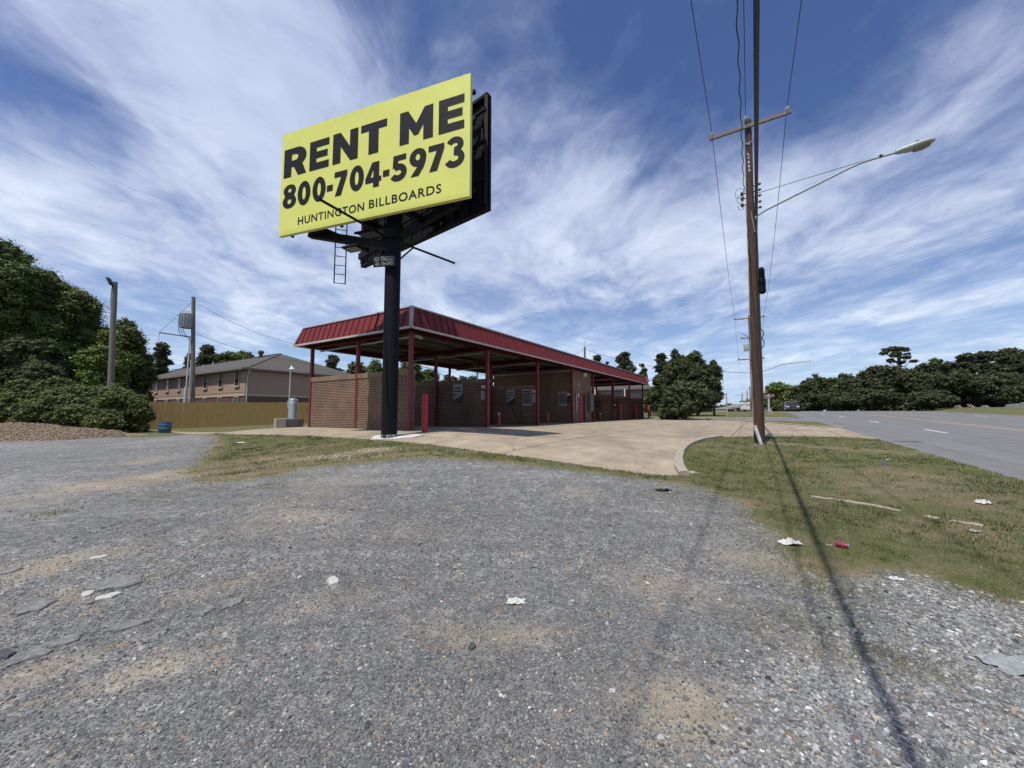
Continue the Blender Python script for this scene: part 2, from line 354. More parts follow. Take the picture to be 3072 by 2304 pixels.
def attrs(x, y):
    z = np.zeros_like(x); s, p_, w, b = z.copy(), z.copy(), z.copy(), z.copy()
    for lst, arr in ((sand, s), (pale, p_), (weeds, w), (bare, b)):
        for u, v, ru, rv, k in lst: np.maximum(arr, k*blob(x, y, u, v, ru*(1.3 if lst is sand else 1), rv*(1.3 if lst is sand else 1)), out=arr)
    nearby = np.zeros_like(x)
    for i in range(6): nearby += inpoly(x+.06*math.cos(i*1.05)*(1+i % 3)+.06*wob(x, y, 4, 15), y+.06*math.sin(i*1.05)*(1+i % 3)+.06*wob(x, y, 4, 16), pale_poly)
    p_ = np.maximum(p_, nearby/6*np.clip(1-w, .2, 1))
    # worn, weedy fringe where gravel and grass meet
    e = np.zeros_like(x); m = (np.hypot(x, y) < 28) & (y > 0)
    xs_, ys_ = x[m], y[m]; acc = np.zeros_like(xs_); own = classify(xs_, ys_); nn = 0
    for rad_ in (.15, .4):
        for i in range(5):
            a = i*1.257+rad_*9; k = classify(xs_+rad_*math.cos(a), ys_+rad_*math.sin(a)); acc += (k != own) & (k < 2) & (own < 2); nn += 1
    e[m] = acc/nn
    mk = .55+.45*wob(x, y, 5, 19); s = np.maximum(s, np.clip(e*1.0*mk, 0, .5)); w = np.maximum(w, np.clip(e*2.4*(1.1-mk*.4), 0, 1)); b = np.maximum(b, np.clip(e*1.5*mk, 0, .8)); p_ = p_*(1-np.clip(e*1.2, 0, .8))
    return s, w, p_, b
# polar grid around the spot where the photographer stood: cells grow with distance
ang = np.radians(np.r_[np.arange(-178, -76, 3), np.arange(-76, -58, .6), np.arange(-58, 58, .19), np.arange(58, 76, .4), np.arange(76, 182, 3)]); nA = len(ang)
rad = np.r_[[.02, .3, .8], np.geomspace(1.3, 70, 470), np.geomspace(72, 1500, 46)]; nR = len(rad)
A_, R_ = np.meshgrid(ang, rad); gx = (R_*np.sin(A_)).ravel(); gy = (R_*np.cos(A_)).ravel(); gzv = gz(gx, gy)
nearm = np.hypot(gx, gy) < 40
gzv = gzv+np.where(nearm, .012*wob(gx, gy, 1.3, 21)+.004*wob(gx, gy, 7, 22), 0)*(classify(gx, gy) < 2)
i0 = (np.arange(nR-1)[:, None]*nA+np.arange(nA-1)[None, :]).ravel()
quads = np.c_[i0, i0+1, i0+nA+1, i0+nA][:, ::-1]
seam = (np.arange(nR-1)*nA); quads = np.r_[quads, np.c_[seam+nA-1, seam, seam+nA, seam+2*nA-1][:, ::-1]]
fx = gx[quads].mean(1); fy = gy[quads].mean(1); cls = classify(fx, fy)
s_, w_, p_, b_ = attrs(gx, gy); cls_v = None
def ground_piece(name, k, mat, col):
    f = quads[cls == k]; used = np.unique(f); rem = np.full(len(gx), -1); rem[used] = np.arange(len(used))
    o = npmesh(name, np.c_[gx, gy, gzv][used], 4, rem[f].ravel(), mat, col[used], True); tag(o, kind='structure'); return o
one = np.ones_like(gx)
ground_piece('grass_field', 0, M_grass, np.c_[b_*.6, b_, p_, one])
ground_piece('gravel_lot', 1, M_gravel, np.c_[s_, w_, np.clip(p_, 0, 1), one])
ground_piece('concrete_pavement', 2, M_conc, np.c_[s_, w_, p_, one])
ground_piece('road', 3, M_asph, np.c_[s_, w_, p_, one])

# kerbs
def kerb(name, pts, w=.17, h=.13, sub=6):
    P2 = [];
    for a, b in zip(pts[:-1], pts[1:]):
        for k in range(sub): P2.append(np.array(a)*(1-k/sub)+np.array(b)*k/sub)
    P2.append(np.array(pts[-1])); P2 = np.array(P2)
    for _ in range(3): P2[1:-1] = (P2[:-2]+2*P2[1:-1]+P2[2:])/4
    m = MB(); vs = []; pr = ((-w/2, -.2), (-w/2, h*.8), (-w/2+.03, h), (w/2-.03, h), (w/2, h*.8), (w/2, -.2))
    for i, p in enumerate(P2):
        d = P2[min(i+1, len(P2)-1)]-P2[max(i-1, 0)]; d /= np.linalg.norm(d); nrm = np.array([-d[1], d[0]]); z = float(gz(*p))
        for a, b in pr: vs.append((*(p+nrm*(a+rnd.uniform(-.006, .006))), z+b+(rnd.uniform(-.008, .008) if b > 0 else 0)))
    n = len(pr); fs = [(i*n+k, (i+1)*n+k, (i+1)*n+k+1, i*n+k+1) for i in range(len(P2)-1) for k in range(n-1)]
    fs += [tuple(range(n)), tuple((len(P2)-1)*n+k for k in range(n))[::-1]]
    m.add(vs, fs); return tag(m.build(name, M_kerb), kind='structure')
kerb('kerb', kerb_w[:7], .2, .09)
kerb('kerb', [p for p in north[:5]]+[tuple(ts(37.3, -6.5))], .2, .07)
kerb('kerb', [pw(50.3, RE), pw(47, 3.4), pw(45.7, 0), pw(46.4, -55)], .2, .1)
kerb('kerb', gl([(2066, 1418), (2088, 1424)]), .2, .04, 3)
# road paint
def stripe(m, q0, q1, w, wd, sub=8, lift=.006):
    qs = np.linspace(q0, q1, sub+1)
    for a, b in zip(qs[:-1], qs[1:]):
        pts = [xy(a, w-wd/2), xy(b, w-wd/2), xy(b, w+wd/2), xy(a, w+wd/2)]; m.quad(*[(x, y, float(gz(x, y))+lift) for x, y in pts][::-1])
m = MB()
for q in (27.2-24.4, 27.2-12.2, 27.2, 39.0, 51.5, 63.7, 76): stripe(m, q, q+3.0, 8.05, .15)
for q in (-6, 6.2, 18.5, 31, 43.2, 54.5, 66.6): stripe(m, q, q+3.0, 18.9, .15)
tag(m.build('lane_dashes', M_white_paint), kind='structure')
m = MB(); stripe(m, -30, 62, 11.75, .22, 90); stripe(m, 46, 90, 15.2, .12, 40)
tag(m.build('centre_line', M_yellow_paint), kind='structure')

# scattered gravel stones (real geometry close to the viewer)
def ico():
    t = (1+5**.5)/2; v = np.array([(-1, t, 0), (1, t, 0), (-1, -t, 0), (1, -t, 0), (0, -1, t), (0, 1, t), (0, -1, -t), (0, 1, -t), (t, 0, -1), (t, 0, 1), (-t, 0, -1), (-t, 0, 1)], float)
    f = np.array([(0, 11, 5), (0, 5, 1), (0, 1, 7), (0, 7, 10), (0, 10, 11), (1, 5, 9), (5, 11, 4), (11, 10, 2), (10, 7, 6), (7, 1, 8), (3, 9, 4), (3, 4, 2), (3, 2, 6), (3, 6, 8), (3, 8, 9), (4, 9, 5), (2, 4, 11), (6, 2, 10), (8, 6, 7), (9, 8, 1)])
    return v/np.linalg.norm(v[0]), f
IV, IF = ico()
M_stone = NT('gravel_stone'); _a = M_stone.attr('Col').outputs['Color']; _v = M_stone.coord('Object'); _f = M_stone.noise(_v, 160, 3, .7)
M_stone = M_stone.done(M_stone.mix(.8, _a, M_stone.ramp(_f, [(.3, (.7, .7, .7)), (.7, (1.3, 1.3, 1.3))]), 'MULTIPLY'), .85, spec=.3)
def stones(name, x, y, size, col, mat=M_stone, flat=.6, sink=.25):
    n = len(x); V = IV[None]*RNG.uniform(.72, 1.25, (n, 12, 1)); V = V*np.c_[RNG.uniform(.75, 1.3, n), RNG.uniform(.6, 1.0, n), RNG.uniform(.3, .85, n)*flat/.6][:, None, :]
    a = RNG.uniform(0, 6.283, n); ca, sa = np.cos(a), np.sin(a); X = V[..., 0]*ca[:, None]-V[..., 1]*sa[:, None]; Y = V[..., 0]*sa[:, None]+V[..., 1]*ca[:, None]; Z = V[..., 2]
    tx = RNG.normal(0, .35, n)[:, None]; X, Z = X+Z*tx, Z-X*tx*.5
    h = size/2; gzs = gz(x, y)+.012*wob(x, y, 1.3, 21)+.004*wob(x, y, 7, 22)
    V = np.stack([x[:, None]+X*h[:, None], y[:, None]+Y*h[:, None], gzs[:, None]+(Z*h[:, None])+(h*(.5-sink))[:, None]*.5], -1).reshape(-1, 3)
    L = (IF[None]+(np.arange(n)*12)[:, None, None]).reshape(-1)
    cc = np.repeat(np.c_[col, np.ones(n)], 12, 0); return npmesh(name, V, 3, L, mat, cc)
N = 170000
r = 1.75*(7.5/1.75)**RNG.uniform(0, 1, N)**1.15; a = RNG.uniform(-.98, .98, N); x = r*np.sin(a)/np.cos(a)*np.cos(a); y = r*np.cos(a)
k = classify(x, y) == 1; x, y = x[k], y[k]; ss, ww, pp, bb = attrs(x, y)
dn = wob(x, y, .8, 31)
keep = RNG.uniform(0, 1, len(x)) > np.clip(ss*1.1+np.where(dn > .35, .45, 0), 0, .92); x, y, pp, ss = x[keep], y[keep], pp[keep], ss[keep]
n = len(x); size = np.exp(RNG.normal(math.log(.0105), .36, n)); size = np.where(RNG.uniform(0, 1, n) < pp*.9, np.exp(RNG.normal(math.log(.021), .28, n)), size)
size *= np.clip(np.hypot(x, y)/3.6, .95, 1.2)
b = np.exp(RNG.normal(math.log(.125), .38, n))*(1+.45*pp); b *= 1.06; col = np.c_[b*.97, b*.975, b*.955]
t = RNG.uniform(0, 1, n); wt = t < .009+.012*pp; col[wt] = RNG.uniform(.3, .58, wt.sum())[:, None]*np.array([1, .98, .94])
og = (t > .991); col[og] = np.array([.26, .15, .09])*RNG.uniform(.6, 1.4, og.sum())[:, None]; tn = (t > .95) & ~og; col[tn] = np.array([.30, .25, .19])*RNG.uniform(.6, 1.4, tn.sum())[:, None]
tag(stones('gravel_stones', x, y, size, col), 'loose grey crushed stones covering the open lot', 'gravel', kind='stuff')
# stray larger stones
N = 800; x, y = RNG.uniform(-9, 6, N), RNG.uniform(2, 10, N); k = (classify(x, y) == 1) & (np.abs(x) < y*1.4); x, y = x[k], y[k]; n = len(x)
col = np.where(RNG.uniform(0, 1, n)[:, None] < .25, RNG.uniform(.28, .48, (n, 1))*np.array([[1, .97, .9]]), RNG.uniform(.08, .22, (n, 1))*np.array([[.95, 1, 1.05]]))
tag(stones('gravel_cobbles', x, y, RNG.uniform(.02, .05, n), col), 'larger pale and dark stones strewn over the gravel', 'gravel', kind='stuff')
# pale rubble heap near the billboard
N = 900; c = G(1130, 1350); c2 = G(1000, 1372); x = np.r_[c[0]+RNG.normal(0, .35, N//2), c2[0]+RNG.normal(0, .8, N//2)]; y = np.r_[c[1]+RNG.normal(0, .2, N//2), c2[1]+RNG.normal(0, .25, N//2)]
col = RNG.uniform(.25, .48, (N, 1))*np.array([[1, .86, .64]]); tag(stones('limestone_rubble', x, y, RNG.uniform(.015, .045, N), col), 'pale crushed rubble in the grass in front of the billboard pole', 'rubble', kind='stuff')

# grass blades
M_blade = NT('grass_blade'); M_blade = M_blade.done(M_blade.attr('Col').outputs['Color'], .8, spec=.15)
def blades(name, x, y, h, col, wd):
    n = len(x); a = RNG.uniform(0, 6.283, n); ln = RNG.uniform(.1, .9, n); la = RNG.uniform(0, 6.283, n); z = gz(x, y)
    dx, dy = np.cos(a)*wd/2, np.sin(a)*wd/2
    p0 = np.c_[x-dx, y-dy, z-.01]; p1 = np.c_[x+dx, y+dy, z-.01]; p2 = np.c_[x+np.cos(la)*ln*h, y+np.sin(la)*ln*h, z+h]
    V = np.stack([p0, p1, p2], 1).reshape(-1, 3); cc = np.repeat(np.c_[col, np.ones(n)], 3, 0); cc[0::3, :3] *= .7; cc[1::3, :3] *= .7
    return npmesh(name, V, 3, np.arange(3*n), M_blade, cc)
def grass_cols(x, y, dry):
    n = len(x); tn = np.exp(.38*wob(x, y, 1.6, 71)+.35*wob(x, y, 7, 72))[:, None]; g = np.array([.115, .138, .044])*tn*np.exp(RNG.normal(0, .35, n))[:, None]; d = np.array([.30, .245, .15])*tn*np.exp(RNG.normal(0, .35, n))[:, None]
    m_ = (RNG.uniform(0, 1, n) < dry)[:, None]; return np.where(m_, d, g)
xs, ys = [], []
N = 520000; r = 3.2*(26/3.2)**RNG.uniform(0, 1, N); a = np.radians(RNG.uniform(-55, 57, N)); x, y = r*np.sin(a), r*np.cos(a)
ex, ey = x+RNG.normal(0, .2, N), y+RNG.normal(0, .2, N)
k = (classify(ex, ey) == 0); cl = classify(x, y); k &= (cl == 0) | ((cl == 1)); k2 = (cl == 2) & (classify(x+RNG.normal(0, .05, N), y+RNG.normal(0, .05, N)) == 0); k |= k2
x, y = x[k], y[k]; ss, ww, pp, bb = attrs(x, y); g1 = wob(x, y, .9, 41)+.5*wob(x, y, 4, 42)
k = RNG.uniform(0, 1, len(x)) > bb*1.1+np.clip(g1*.9, 0, .75); x, y, g1 = x[k], y[k], g1[k]
dry = np.clip(.38+.55*g1, .08, .85); rr = np.hypot(x, y)
h = RNG.uniform(.01, .042, len(x))*np.exp(.35*wob(x, y, 3, 73))*np.clip(rr/9, .7, 1.15); wd = .0045*np.clip(rr/5, 1, 3.5)
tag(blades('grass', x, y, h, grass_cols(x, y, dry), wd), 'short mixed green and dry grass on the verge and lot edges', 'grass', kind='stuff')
ti = RNG.choice(len(x), 700); tx, ty = np.repeat(x[ti], 26), np.repeat(y[ti], 26); sp_ = .045*np.clip(np.hypot(tx, ty)/8, .8, 1.6); tx, ty = tx+RNG.normal(0, 1, len(tx))*sp_, ty+RNG.normal(0, 1, len(ty))*sp_
kt = classify(tx, ty) == 0; tx, ty = tx[kt], ty[kt]; tcol = np.array([.075, .105, .03])*np.exp(RNG.normal(0, .35, len(tx)))[:, None]
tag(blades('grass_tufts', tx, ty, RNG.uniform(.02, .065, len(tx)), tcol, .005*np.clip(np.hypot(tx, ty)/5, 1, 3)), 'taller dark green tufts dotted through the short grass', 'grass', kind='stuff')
# weeds on the gravel
N = 230000; r = 2.2*(18/2.2)**RNG.uniform(0, 1, N); a = np.radians(RNG.uniform(-55, 57, N)); x, y = r*np.sin(a), r*np.cos(a); k = classify(x, y) == 1; x, y = x[k], y[k]; ss, ww, pp, bb = attrs(x, y)
k = RNG.uniform(0, 1, len(x)) < ww*.95*(wob(x, y, 6, 51) > -.25); x, y = x[k], y[k]
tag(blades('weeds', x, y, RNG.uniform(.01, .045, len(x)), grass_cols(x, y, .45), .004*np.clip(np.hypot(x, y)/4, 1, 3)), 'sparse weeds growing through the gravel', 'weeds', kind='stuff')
# ------------------------------------------------------------------ object materials
M_black = simple('black_paint', (.007, .0075, .008), (.004, .0045, .005), 8, .6, .1, spec=.2)
M_blackpole = simple('black_pole_paint', (.006, .0075, .009), (.010, .012, .014), 5, .7, .1, spec=.12, stretch=(1, 1, .3))
M_vinyl = NT('yellow_vinyl'); _v = M_vinyl.coord('Object'); M_vinyl = M_vinyl.done(M_vinyl.ramp(M_vinyl.noise(_v, 1.2, 6, .6), [(.3, (.66, .67, .15)), (.7, (.72, .73, .175))]), .5, M_vinyl.bump(M_vinyl.noise(M_vinyl.coord('Object', (1, 1, 1.6)), 1.4, 5, .6, 1.5), .05, .03), spec=.3)
M_ink = simple('black_ink', (.017, .016, .021), (.013, .012, .016), 4, .6, spec=.15)
M_red = simple('red_paint', (.20, .017, .021), (.13, .013, .016), 4, .5, .1, dirt=.35)
M_beam = simple('beam_red_shaded', (.085, .012, .014), (.05, .01, .011), 4, .7, spec=.1)  # the red paint darkened, shade under the canopy put into the colour
M_fascia = simple('red_metal', (.185, .024, .026), (.125, .019, .021), 1.6, .6, .05, spec=.25, dirt=.3, stretch=(1.5, 1.5, .4))
M_trim = simple('pale_trim', (.55, .54, .52), (.38, .36, .34), 6, .5, dirt=.3)
M_deck = simple('deck_steel', (.15, .15, .125), (.075, .074, .06), 5, .6, .1, dirt=.5)
M_galv = simple('galvanised', (.36, .38, .39), (.28, .30, .31), 5, .6, metal=.1)
M_steel = simple('stainless', (.55, .57, .58), (.42, .44, .45), 8, .33, metal=.7)
M_pvc = simple('grey_pvc', (.50, .52, .52), (.36, .38, .38), 6, .55)
M_wire = simple('wire', (.02, .02, .022), None, 4, .6)
M_wood = simple('pole_wood', (.115, .062, .038), (.030, .017, .012), 7, .85, .6, stretch=(5, 5, .35), detail=8, dist=.02)
M_woodg = simple('grey_pole_wood', (.21, .185, .15), (.11, .095, .078), 7, .85, .5, stretch=(5, 5, .35), detail=8, dist=.02)
M_arm = simple('crossarm_wood', (.26, .215, .17), (.12, .095, .07), 10, .85, .4, stretch=(1, 1, 1))
M_porc = simple('insulator_porcelain', (.6, .6, .58), (.5, .5, .48), 9, .25)
M_dkmetal = simple('dark_metal', (.05, .05, .05), (.03, .03, .03), 9, .55)
M_white = simple('white_panel', (.72, .72, .70), (.58, .58, .56), 9, .5, dirt=.2)
M_posterg = simple('poster_grey', (.36, .37, .36), (.28, .29, .28), 9, .5)
M_glass = simple('window_glass', (.03, .035, .04), (.015, .018, .02), 2, .12, spec=.8)
M_doorred = simple('door_red', (.36, .018, .02), (.28, .014, .016), 3, .45, dirt=.15)
M_green = simple('cabinet_green', (.10, .135, .105), (.065, .09, .07), 6, .5, dirt=.3)
M_fence = simple('fence_wood', (.50, .33, .115), (.29, .185, .065), 3, .85, .3, stretch=(7, 7, .25), detail=7)
M_siding = simple('tan_siding', (.38, .26, .20), (.31, .21, .16), 2.5, .8, .15, stretch=(3, 3, .4))
M_sideg = simple('grey_siding', (.25, .235, .21), (.19, .18, .16), 2.5, .8, stretch=(3, 3, .4))
M_cream = simple('cream_trim', (.5, .4, .3), (.4, .32, .24), 4, .7)
M_gutter = simple('gutter', (.22, .18, .15), (.15, .12, .1), 4, .6)
def roof_mat():
    n = NT('shingles'); v = n.coord('Object'); f = n.noise(v, 22, 4, .8); g = n.noise(v, 1.1, 5, .6)
    c = n.ramp(f, [(.3, (.04, .036, .032)), (.55, (.078, .07, .062)), (.75, (.125, .115, .102))]); c = n.mix(.6, c, n.ramp(g, [(.35, (.8, .8, .8)), (.65, (1.15, 1.13, 1.1))]), 'MULTIPLY')
    s = n.new('ShaderNodeSeparateXYZ'); n.link(v, s.inputs[0]); l = n.math('LESS_THAN', n.math('MODULO', n.math('ADD', n.math('MULTIPLY', s.outputs[2], 1.0), 100), .12), .02)
    c = n.mix(n.math('MULTIPLY', l, .5), c, (.03, .028, .025)); return n.done(c, .9, n.bump(f, .5, .02))
M_roof = roof_mat()
def brick_mat(name, a, b, mortar, w=.2, h=.0715, ms=.011, gain=1, dirt=.3):
    n = NT(name); s = n.new('ShaderNodeSeparateXYZ'); n.link(n.coord('Object'), s.inputs[0]); o = n.new('ShaderNodeCombineXYZ'); n.link(n.math('ADD', s.outputs[0], s.outputs[1]), o.inputs[0]); n.link(s.outputs[2], o.inputs[1])
    k = n.new('ShaderNodeTexBrick'); n.link(o.outputs[0], k.inputs['Vector']); k.inputs['Scale'].default_value = 1; k.inputs['Brick Width'].default_value = w; k.inputs['Row Height'].default_value = h
    k.inputs['Mortar Size'].default_value = ms; k.inputs['Mortar Smooth'].default_value = .1; k.inputs['Color1'].default_value = (*a, 1); k.inputs['Color2'].default_value = (*b, 1); k.inputs['Mortar'].default_value = (*mortar, 1); k.inputs['Bias'].default_value = -.1
    v = n.coord('Object'); f = n.noise(v, 18, 5, .7); g = n.noise(v, .9, 5, .65)
    c = n.mix(.6, k.outputs['Color'], n.ramp(f, [(.3, (.65, .65, .65)), (.7, (1.35, 1.3, 1.25))]), 'MULTIPLY'); c = n.mix(.7, c, n.ramp(g, [(.35, (.75, .75, .75)), (.65, (1.15, 1.15, 1.15))]), 'MULTIPLY')
    # damp, dirty band near the floor
    low = n.math('SUBTRACT', 1.0, n.math('MULTIPLY', s.outputs[2], 1.9), clamp=True); c = n.mix(n.math('MULTIPLY', n.math('MULTIPLY', low, n.ramp(g, [(.4, 0), (.6, 1)])), dirt*2), c, (.12, .085, .06))
    return n.done(c, .85, n.bump(n.math('SUBTRACT', n.math('MULTIPLY', f, .3), k.outputs['Fac']), .6, .008), spec=.25)
M_brick = brick_mat('brown_brick', (.115, .042, .027), (.036, .019, .015), (.31, .24, .165), ms=.0125)
M_soldier = brick_mat('brick_coping', (.20, .105, .07), (.11, .06, .042), (.36, .29, .2), w=.075, h=.4, ms=.014, dirt=0)
M_brickr = brick_mat('dark_red_brick', (.115, .05, .042), (.075, .034, .03), (.22, .17, .14), h=.09, ms=.013)

# ------------------------------------------------------------------ lettering
def arc(cx, cy, rx, ry, a0, a1, n=18):
    return [(cx+rx*math.cos(math.radians(a0+(a1-a0)*i/n)), cy+ry*math.sin(math.radians(a0+(a1-a0)*i/n))) for i in range(n+1)]
def stroke(pts, w0, w1=None):
    pts = np.array(pts, float); d = np.gradient(pts, axis=0); d /= np.linalg.norm(d, axis=1)[:, None]; nn = np.c_[-d[:, 1], d[:, 0]]; w = (np.linspace(w0, w1 or w0, len(pts))/2)[:, None]
    return [tuple(q) for q in np.r_[pts+nn*w, (pts-nn*w)[::-1]]]
def glyph(ch, w, h):
    S = lambda L: [(x*w, y*h) for x, y in L]
    if ch == 'R': return [[S([(0, 0), (0, 1), (.55, 1)]+arc(.55, .665, .43, .335, 88, -52)+[(1, 0), (.64, 0), (.44, .33), (.34, .33), (.34, 0)]), S([(.34, .56), (.34, .77), (.5, .77)]+arc(.5, .665, .12, .105, 85, -85)+[(.5, .56)])]]
    if ch == 'E': return [[S([(0, 0), (0, 1), (1, 1), (1, .755), (.36, .755), (.36, .62), (.93, .62), (.93, .385), (.36, .385), (.36, .245), (1, .245), (1, 0)])]]
    if ch == 'N': return [[S([(0, 0), (0, 1), (.3, 1), (.68, .48), (.68, 1), (1, 1), (1, 0), (.71, 0), (.32, .53), (.32, 0)])]]
    if ch == 'T': return [[S([(0, .755), (0, 1), (1, 1), (1, .755), (.69, .755), (.69, 0), (.31, 0), (.31, .755)])]]
    if ch == 'M': return [[S([(0, 0), (0, 1), (.25, 1), (.5, .56), (.75, 1), (1, 1), (1, 0), (.715, 0), (.715, .47), (.56, .2), (.44, .2), (.285, .47), (.285, 0)])]]
    if ch == '-': return [[S([(0, 0), (0, 1), (1, 1), (1, 0)])]]
    if ch == '0': return [[S(arc(.5, .5, .5, .5, 0, 355, 40)), S(arc(.5, .5, .135, .26, 0, 355, 30))]]
    if ch == '8':
        ys = np.linspace(0, 1, 61); hw = [max(.46*math.sqrt(max(0, 1-((y-.74)/.26)**2)), .5*math.sqrt(max(0, 1-((y-.285)/.285)**2)), .36 if .3 < y < .7 else 0) for y in ys]
        return [[S([(.5-a, y) for a, y in zip(hw, ys)]+[(.5+a, y) for a, y in zip(hw[::-1], ys[::-1])][1:-1]), S(arc(.5, .75, .12, .085, 0, 350, 24)), S(arc(.5, .285, .14, .10, 0, 350, 24))]]
    if ch == '7': return [[S([(0, .77), (0, 1), (1, 1), (1, .80), (.56, 0), (.06, 0), (.53, .77)])]]
    if ch == '4': return [[S([(.42, 1), (.86, 1), (.86, .40), (1, .40), (1, .20), (.86, .20), (.86, 0), (.50, 0), (.50, .20), (0, .20), (0, .40)]), S([(.50, .40), (.32, .40), (.50, .72)])]]
    if ch == '5': return [[S([(.12, 1), (.93, 1), (.93, .78), (.44, .78), (.41, .60), (.08, .50)])], [stroke([(x*w, y*h) for x, y in arc(.43, .33, .38, .22, 128, -152, 30)], .36*w, .34*w)]]
    if ch == '9': return [[S(arc(.5, .67, .5, .33, 0, 355, 36)), S(arc(.5, .68, .13, .115, 0, 350, 24))], [S([(.99, .66), (.97, .5), (.86, .3), (.55, 0), (.08, 0), (.50, .36), (.62, .5)])]]
    if ch == '3': return [[stroke([(x*w, y*h) for x, y in arc(.45, .745, .34, .17, 158, -95, 26)], .33*w)], [stroke([(x*w, y*h) for x, y in arc(.43, .295, .41, .205, 95, -160, 28)], .35*w)]]
def lettering(name, items, O, X, Z, Nn, mat, parent, lift=.012):
    """items: (char, x, y, w, h) in the plane O + X x + Z y"""
    m = MB(); O, X, Z, Nn = (np.array(q, float) for q in (O, X, Z, Nn))
    for ch, x, y, w, h in items:
        for li, layer in enumerate(glyph(ch, w, h)):
            tri = geometry.tessellate_polygon([[Vector((a, b, 0)) for a, b in poly] for poly in layer]); flat = [p for poly in layer for p in poly]
            vs = [O+X*(x+a)+Z*(y+b)+Nn*(lift+li*.0012) for a, b in flat]; fs = []
            for f in tri:
                a, b, c = (vs[i] for i in f); fs.append(tuple(f) if np.cross(b-a, c-a)@Nn > 0 else tuple(f)[::-1])
            m.add(vs, fs)
    return m.build(name, mat, parent)
def fonttext(name, body, height, O, X, Z, Nn, mat, parent, width=None, off=.02, lift=.012, track=1.0):
    cu = bpy.data.curves.new('t', 'FONT'); cu.body = body; cu.size = 1; cu.offset = off; cu.space_character = track; cu.resolution_u = 3
    ob = bpy.data.objects.new('t', cu); C.objects.link(ob); bpy.context.view_layer.update(); me = bpy.data.meshes.new_from_object(ob.evaluated_get(bpy.context.evaluated_depsgraph_get()))
    v = np.array([q.co[:] for q in me.vertices]); fs = [tuple(p.vertices) for p in me.polygons]; bpy.data.objects.remove(ob); bpy.data.meshes.remove(me)
    mn, mx = v.min(0), v.max(0); sy = height/(mx[1]-mn[1]); sx = (width/(mx[0]-mn[0])) if width else sy
    O, X, Z, Nn = (np.array(q, float) for q in (O, X, Z, Nn)); m = MB()
    m.add([O+X*(a[0]-mn[0])*sx+Z*(a[1]-mn[1])*sy+Nn*lift for a in v], fs); return m.build(name, mat, parent)

# ------------------------------------------------------------------ billboard
A = np.array([-8.025, 13.282]); B = np.array([-1.189, 10.723]); ZB = 7.612; HB = 3.66; WB = 7.30
D = (B-A)/np.linalg.norm(B-A); NF = np.array([D[1], -D[0]]); D3 = np.array([*D, 0]); N3 = np.array([*NF, 0]); Zv = np.array([0, 0, 1.])
pole_xy = np.array([P(1167, 1315, 12.6)[0], 12.6]); pz = float(gz(*pole_xy))
R1 = np.array([-.685, 11.487]); R0 = P(1093, 803, 16.2)[:2]; E_ = (R1-R0)/np.linalg.norm(R1-R0); R0 = R1-E_*WB; E3 = np.array([*E_, 0]); NR = np.array([-E_[1], E_[0]]); NR3 = np.array([*NR, 0])  # NR points away from the viewer
bb = thing('billboard', 'tall black pole billboard with a yellow RENT ME panel and phone number', 'billboard', (*pole_xy, pz))
O = np.array([*A, ZB])
# front panel: slim box with a gently wrinkled vinyl skin
m = MB(); m.frame(O+D3*WB/2+Zv*HB/2-N3*.075, D3, N3, Zv, WB, .13, HB); m.build('panel', M_vinyl, bb, bevel=.01)
vs, fs = [], []; nx, nz = 72, 36
for j in range(nz+1):
    for i in range(nx+1):
        x, z = WB*i/nx, HB*j/nz; e = min(x, WB-x, z, HB-z); r = max(0, 1-math.hypot(min(x, WB-x), min(z, HB-z))/.55)
        o = .006+(.016*r*math.sin(34*(min(x, WB-x)-min(z, HB-z))) if r > 0 else 0)+.0015*math.sin(x*3.1+z*2)*math.sin(z*4.3) + (.006*math.sin(x*17+math.sin(z*5))*max(0, 1-e/.12) if e < .12 else 0)
        vs.append(O+D3*x+Zv*z+N3*(o if e > 0 else -.002))
fs = [(j*(nx+1)+i, j*(nx+1)+i+1, (j+1)*(nx+1)+i+1, (j+1)*(nx+1)+i) for j in range(nz) for i in range(nx)]
m = MB(); m.add(vs, fs); m.build('vinyl_sheet', M_vinyl, bb, smooth_=True)
row1 = [('R', .13, 2.03, 1.04, 1.02), ('E', 1.30, 2.03, .84, 1.02), ('N', 2.30, 2.03, 1.03, 1.04), ('T', 3.44, 2.04, 1.0, 1.03), ('M', 4.92, 2.04, 1.17, 1.04), ('E', 6.28, 2.05, .84, 1.04)]
row2 = [('8', .14, .91, .62, .85), ('0', .82, .90, .57, .85), ('0', 1.48, .90, .57, .85), ('-', 2.1, 1.16, .25, .21), ('7', 2.41, .93, .52, .82), ('0', 3.04, .94, .56, .85), ('4', 3.66, .93, .61, .82), ('-', 4.33, 1.18, .24, .21), ('5', 4.64, .94, .57, .82), ('9', 5.29, .95, .59, .86), ('7', 5.95, .97, .53, .80), ('3', 6.57, .95, .56, .89)]
lettering('lettering', row1, O, D3, Zv, N3, M_ink, bb, .0125); lettering('lettering', row2, O, D3, Zv, N3, M_ink, bb, .0125)
fonttext('lettering', 'HUNTINGTON', .27, O+D3*.88+Zv*.25, D3, Zv, N3, M_ink, bb, 2.76, .014, .0125, 1.1)
fonttext('lettering', 'BILLBOARDS', .28, O+D3*3.83+Zv*.27, D3, Zv, N3, M_ink, bb, 2.57, .014, .0125, 1.1)
# back framing of the front panel
m = MB()
for x in np.arange(.4, WB, 1.08): m.bar(O+D3*x-N3*.20, O+D3*x+Zv*HB-N3*.20, .08, .12)
for z in (.35, 1.35, 2.4, 3.35): m.bar(O+Zv*z-N3*.32, O+D3*WB+Zv*z-N3*.32, .1, .1)
m.build('panel_frame', M_black, bb)
